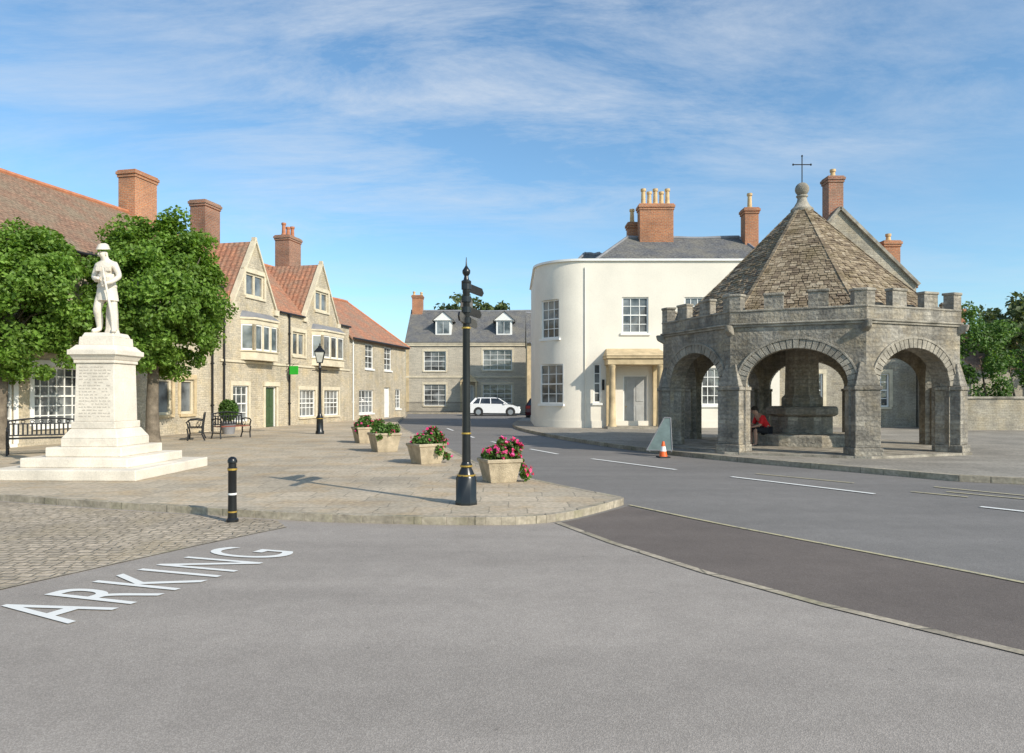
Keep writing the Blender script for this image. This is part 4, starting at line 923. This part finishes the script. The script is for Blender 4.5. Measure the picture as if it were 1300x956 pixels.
# ------------------------------------------------------------------ cars
def car(label,loc,rz,paintm):
    t=thing('parked_car',label,'car',loc,rz)
    side_=[(-2.0,.28),(-2.08,.5),(-2.05,.85),(-1.95,.98),(-1.2,.99),(.75,.95),(1.55,.84),(1.98,.68),(2.08,.5),(2.05,.25)]
    mb=MB(); n=len(side_)
    def L(y,k): return [(x*k,y,.25+(z-.25)*(.98 if k<1 else 1)) for x,z in side_]
    rows=[L(-.90,.97),L(-.84,1),L(.84,1),L(.90,.97)]
    for r_ in rows: mb.v+=r_
    for a in range(3):
        for k in range(n): mb.f.append((a*n+k,a*n+(k+1)%n,(a+1)*n+(k+1)%n,(a+1)*n+k)); mb.m.append(0)
    mb.f.append(tuple(range(n))); mb.f.append(tuple(range(3*n,4*n))[::-1]); mb.m+=[0,0]
    yl_,yh=.84,.62
    mb.hexa([(-1.5,-yh,1.41),(.32,-yh,1.41),(.32,yh,1.41),(-1.5,yh,1.41),(-1.3,-yh+.06,1.48),(.05,-yh+.06,1.48),(.05,yh-.06,1.48),(-1.3,yh-.06,1.48)])
    for s in (-1,1):
        for (xa,xb,wd) in ((-1.90,-1.46,.16),(-.30,-.33,.07),(1.02,.30,.06),(-1.2,-1.1,.07)): mb.beam((xa,s*yl_,.95),(xb,s*yh,1.42),wd,.05,up=(0,1,0))
    b=mb.build('body',paintm,t,bevel=.03)
    g=MB(); g.hexa([(-1.9,-yl_+.02,.96),(1.0,-yl_+.02,.93),(1.0,yl_-.02,.93),(-1.9,yl_-.02,.96),(-1.47,-yh+.01,1.42),(.3,-yh+.01,1.42),(.3,yh-.01,1.42),(-1.47,yh-.01,1.42)]); g.build('windows','carglass',t)
    for xx in (-1.28,1.28):
        for s in (-1,1):
            y_=s*.84
            a=MB(); a.tube([(xx,y_-.0*s,.34),(xx,y_+.066*s,.34)],.39,20); a.build('wheel_arch','blackplastic',t)
            w_=MB(); w_.tube([(xx,y_-.1*s,.32),(xx,y_+.085*s,.32)],.32,20); w_=w_.build('wheel','blackplastic',t)
            q=MB(); q.tube([(xx,y_,.32),(xx,y_+.095*s,.32)],.21,16); q.build('rim','rim',w_)
    for s in (-1,1):
        q=MB(); q.box(1.86,2.06,s*.62-.16,s*.62+.16,.62,.74); q.build('headlight','lamp_clear',t)
        q=MB(); q.box(-2.1,-1.95,s*.7-.14,s*.7+.14,.75,.93); q.build('taillight','lamp_red',t)
        q=MB(); q.box(.72,.88,min(s*.86,s),max(s*.86,s),.95,1.06); q.build('wing_mirror',paintm,t)
    for xa in (-2.1,2.07):
        q=MB(); q.box(xa,xa+.03,-.25,.25,.42,.53); q.build('number_plate','whitewood',t)
    q=MB(); q.box(-2.0,2.03,-.86,.86,.2,.3); q.build('sill_trim','blackplastic',t)
    return t
car('white hatchback parked side on in front of the far stone house',((628-650)/900*57.5,57.5,0),0,'carwhite')
car('dark red car half hidden by the corner of the white rounded house',(2.15,50.5,.0),R(80),'carred')

# ------------------------------------------------------------------ trees
def tree(label,loc,trunk_h,cz,rad,off,ncl,per,cr,leaf,tr=.26,mat='leaf',name='street_tree',group=None,pear=0):
    t=thing(name,label,'tree',loc,0,group)
    mb=MB(); top=Vector((off[0],off[1],cz)); 
    mb.tube([(0,0,-.05),(.02,0,.25),(.0,.02,trunk_h*.5),(off[0]*.2,off[1]*.2,trunk_h),(off[0]*.6,off[1]*.6,cz)],[tr*1.45,tr*1.05,tr*.9,tr*.8,tr*.35],12)
    for i in range(9):
        a=i*2.4; e=RNG.uniform(.35,.65); st_=Vector((off[0]*.3,off[1]*.3,trunk_h*(.9+.05*i)))
        en=top+Vector((math.cos(a)*rad[0]*e,math.sin(a)*rad[1]*e,RNG.uniform(-.3,.6)*rad[2])); mid=st_.lerp(en,.5)+Vector((0,0,.25))
        mb.tube([st_,mid,en],[tr*.3,tr*.18,tr*.05],7)
    mb.build('trunk','bark',t,smooth=True)
    pts=[]
    for i in range(ncl):
        d=RNG.normal(size=3); d/=np.linalg.norm(d); k=RNG.uniform(.3,1)**.5*(.93+.07*math.sin(3*d[0]+5*d[2]+i*.1))
        dd_=d*np.array(rad)*k; dd_[:2]*=1-pear*d[2]*.3
        c=np.array([off[0],off[1],cz])+dd_; rr=cr*RNG.uniform(.65,1.25)
        pts.append(ball(c,(rr,rr,rr*.85),per,.1))
    foliage('crown',np.concatenate(pts),leaf,mat,t,(off[0],off[1],cz-.5),.8); return t
x,y=G(193,561,.10)
tree('leafy green tree right behind the war memorial with dense rounded crown',(x,y,.1),2.4,4.95,(2.35,2.2,2.95),(.18,.1),240,270,.44,.074,.21,pear=.35)
tree('leafy green tree at the left edge in front of the brown roofed house',(-14.9,20.6,.1),2.4,4.35,(1.95,1.8,2.4),(.5,.1),185,260,.43,.073,.19,pear=.35)
tree('distant tree whose top shows above the far slate roof',(-4.5,86,0),4,11.0,(5,4,3.0),(0,0),60,60,1.0,.3,.4,'leaf_far','distant_tree')
tree('tree rising behind the ivy hedge at the right edge',(33.5,46,0),3,5.6,(3.6,3,2.6),(0,0),60,90,.8,.2,.3,'leaf_far','background_tree')
tree('olive green tree behind the cottage beyond the hedge',(39.5,52,0),3,7,(3,3,3.4),(0,0),50,90,.8,.22,.3,'leaf_far','background_tree')
hd=thing('ivy_hedge','tall dense ivy hedge growing over the garden wall','hedge',(19.8,32.6,.1),0)
mb=MB()
for i in range(14): mb.tube([(.6+i*1.3,.1,0),(.7+i*1.3,0,1.5),(.5+i*1.3,.1,3.2)],[.06,.05,.02],6)
mb.build('stems','bark',hd)
pts=[]
for i in range(200):
    xx=RNG.uniform(-.1,17); hh=4.9+.35*math.sin(xx*1.7)+.3*math.sin(xx*.6+1)-(0.9 if xx<.8 else 0); zz=RNG.uniform(1.3,hh); c=(xx,RNG.uniform(-.75,.6),zz); pts.append(ball(c,(.5,.45,.45),190,.3))
P=np.concatenate(pts); hc=P.copy(); hc[:,1]+=1.2; hc[:,2]-=.8
foliage('leaves',P,.08,'leaf_dark',hd,hc,.9)

# ------------------------------------------------------------------ light, sky, camera
SUNAZ=Vector((.76,-.65)).normalized(); EL=R(33)
sun=bpy.data.lights.new('sun','SUN'); sun.energy=4.8; sun.angle=R(.5); sun.color=(1,.92,.79)
so=bpy.data.objects.new('sun',sun); C.objects.link(so)
d=-Vector((SUNAZ.x*math.cos(EL),SUNAZ.y*math.cos(EL),math.sin(EL))); so.rotation_euler=d.to_track_quat('-Z','Y').to_euler(); so.location=(20,-20,30)
w_=bpy.data.worlds.new('World'); bpy.context.scene.world=w_; w_.use_nodes=True; nt=w_.node_tree
bg=nt.nodes['Background']; sky=N(nt,'ShaderNodeTexSky',sky_type='NISHITA'); sky.sun_disc=False; sky.sun_elevation=EL; sky.sun_rotation=math.atan2(SUNAZ.x,SUNAZ.y)
sky.altitude=0; sky.air_density=1.0; sky.dust_density=.8; sky.ozone_density=1.8
tc=N(nt,'ShaderNodeTexCoord'); sp=N(nt,'ShaderNodeSeparateXYZ'); nt.links.new(tc.outputs['Generated'],sp.inputs[0])
zz=math_(nt,'ADD',math_(nt,'MAXIMUM',sp.outputs[2],0.0),.16)
cb=N(nt,'ShaderNodeCombineXYZ'); nt.links.new(math_(nt,'DIVIDE',sp.outputs[0],zz),cb.inputs[0]); nt.links.new(math_(nt,'DIVIDE',sp.outputs[1],zz),cb.inputs[1])
mp=N(nt,'ShaderNodeMapping'); mp.inputs['Rotation'].default_value=(0,0,R(24)); mp.inputs['Scale'].default_value=(.6,1.5,1); mp.inputs['Location'].default_value=(1.1,.2,0); nt.links.new(cb.outputs[0],mp.inputs[0])
n1=noise(nt,mp.outputs[0],1.9,12,.70,.4); n2=noise(nt,mp.outputs[0],.6,3,.5,.3)
cf=math_(nt,'MULTIPLY',ramp(nt,n1.outputs['Fac'],[(.40,0.),(.66,.8),(.85,.95)]),ramp(nt,n2.outputs['Fac'],[(.38,.12),(.58,1.)]))
cf=math_(nt,'MULTIPLY',cf,ramp(nt,sp.outputs[2],[(.05,.18),(.20,.42),(.36,.9)]))
skyc=mixcol(nt,sky.outputs[0],(.94,1.2,1.27),1.,'MULTIPLY')
c1=mixcol(nt,skyc,(5.0,5.4,5.9),cf)
nt.links.new(c1,bg.inputs[0]); bg.inputs[1].default_value=.15
cam=bpy.data.cameras.new('camera'); co=bpy.data.objects.new('camera',cam); C.objects.link(co); co.location=(0,0,H0); co.rotation_euler=(PI/2,0,0)
cam.sensor_width=36; cam.lens=36*F/1300; cam.shift_y=24/1300; cam.clip_end=2000; cam.clip_start=.05
sc=bpy.context.scene; sc.camera=co; sc.view_settings.view_transform='Standard'; sc.view_settings.look='None'; sc.view_settings.exposure=0
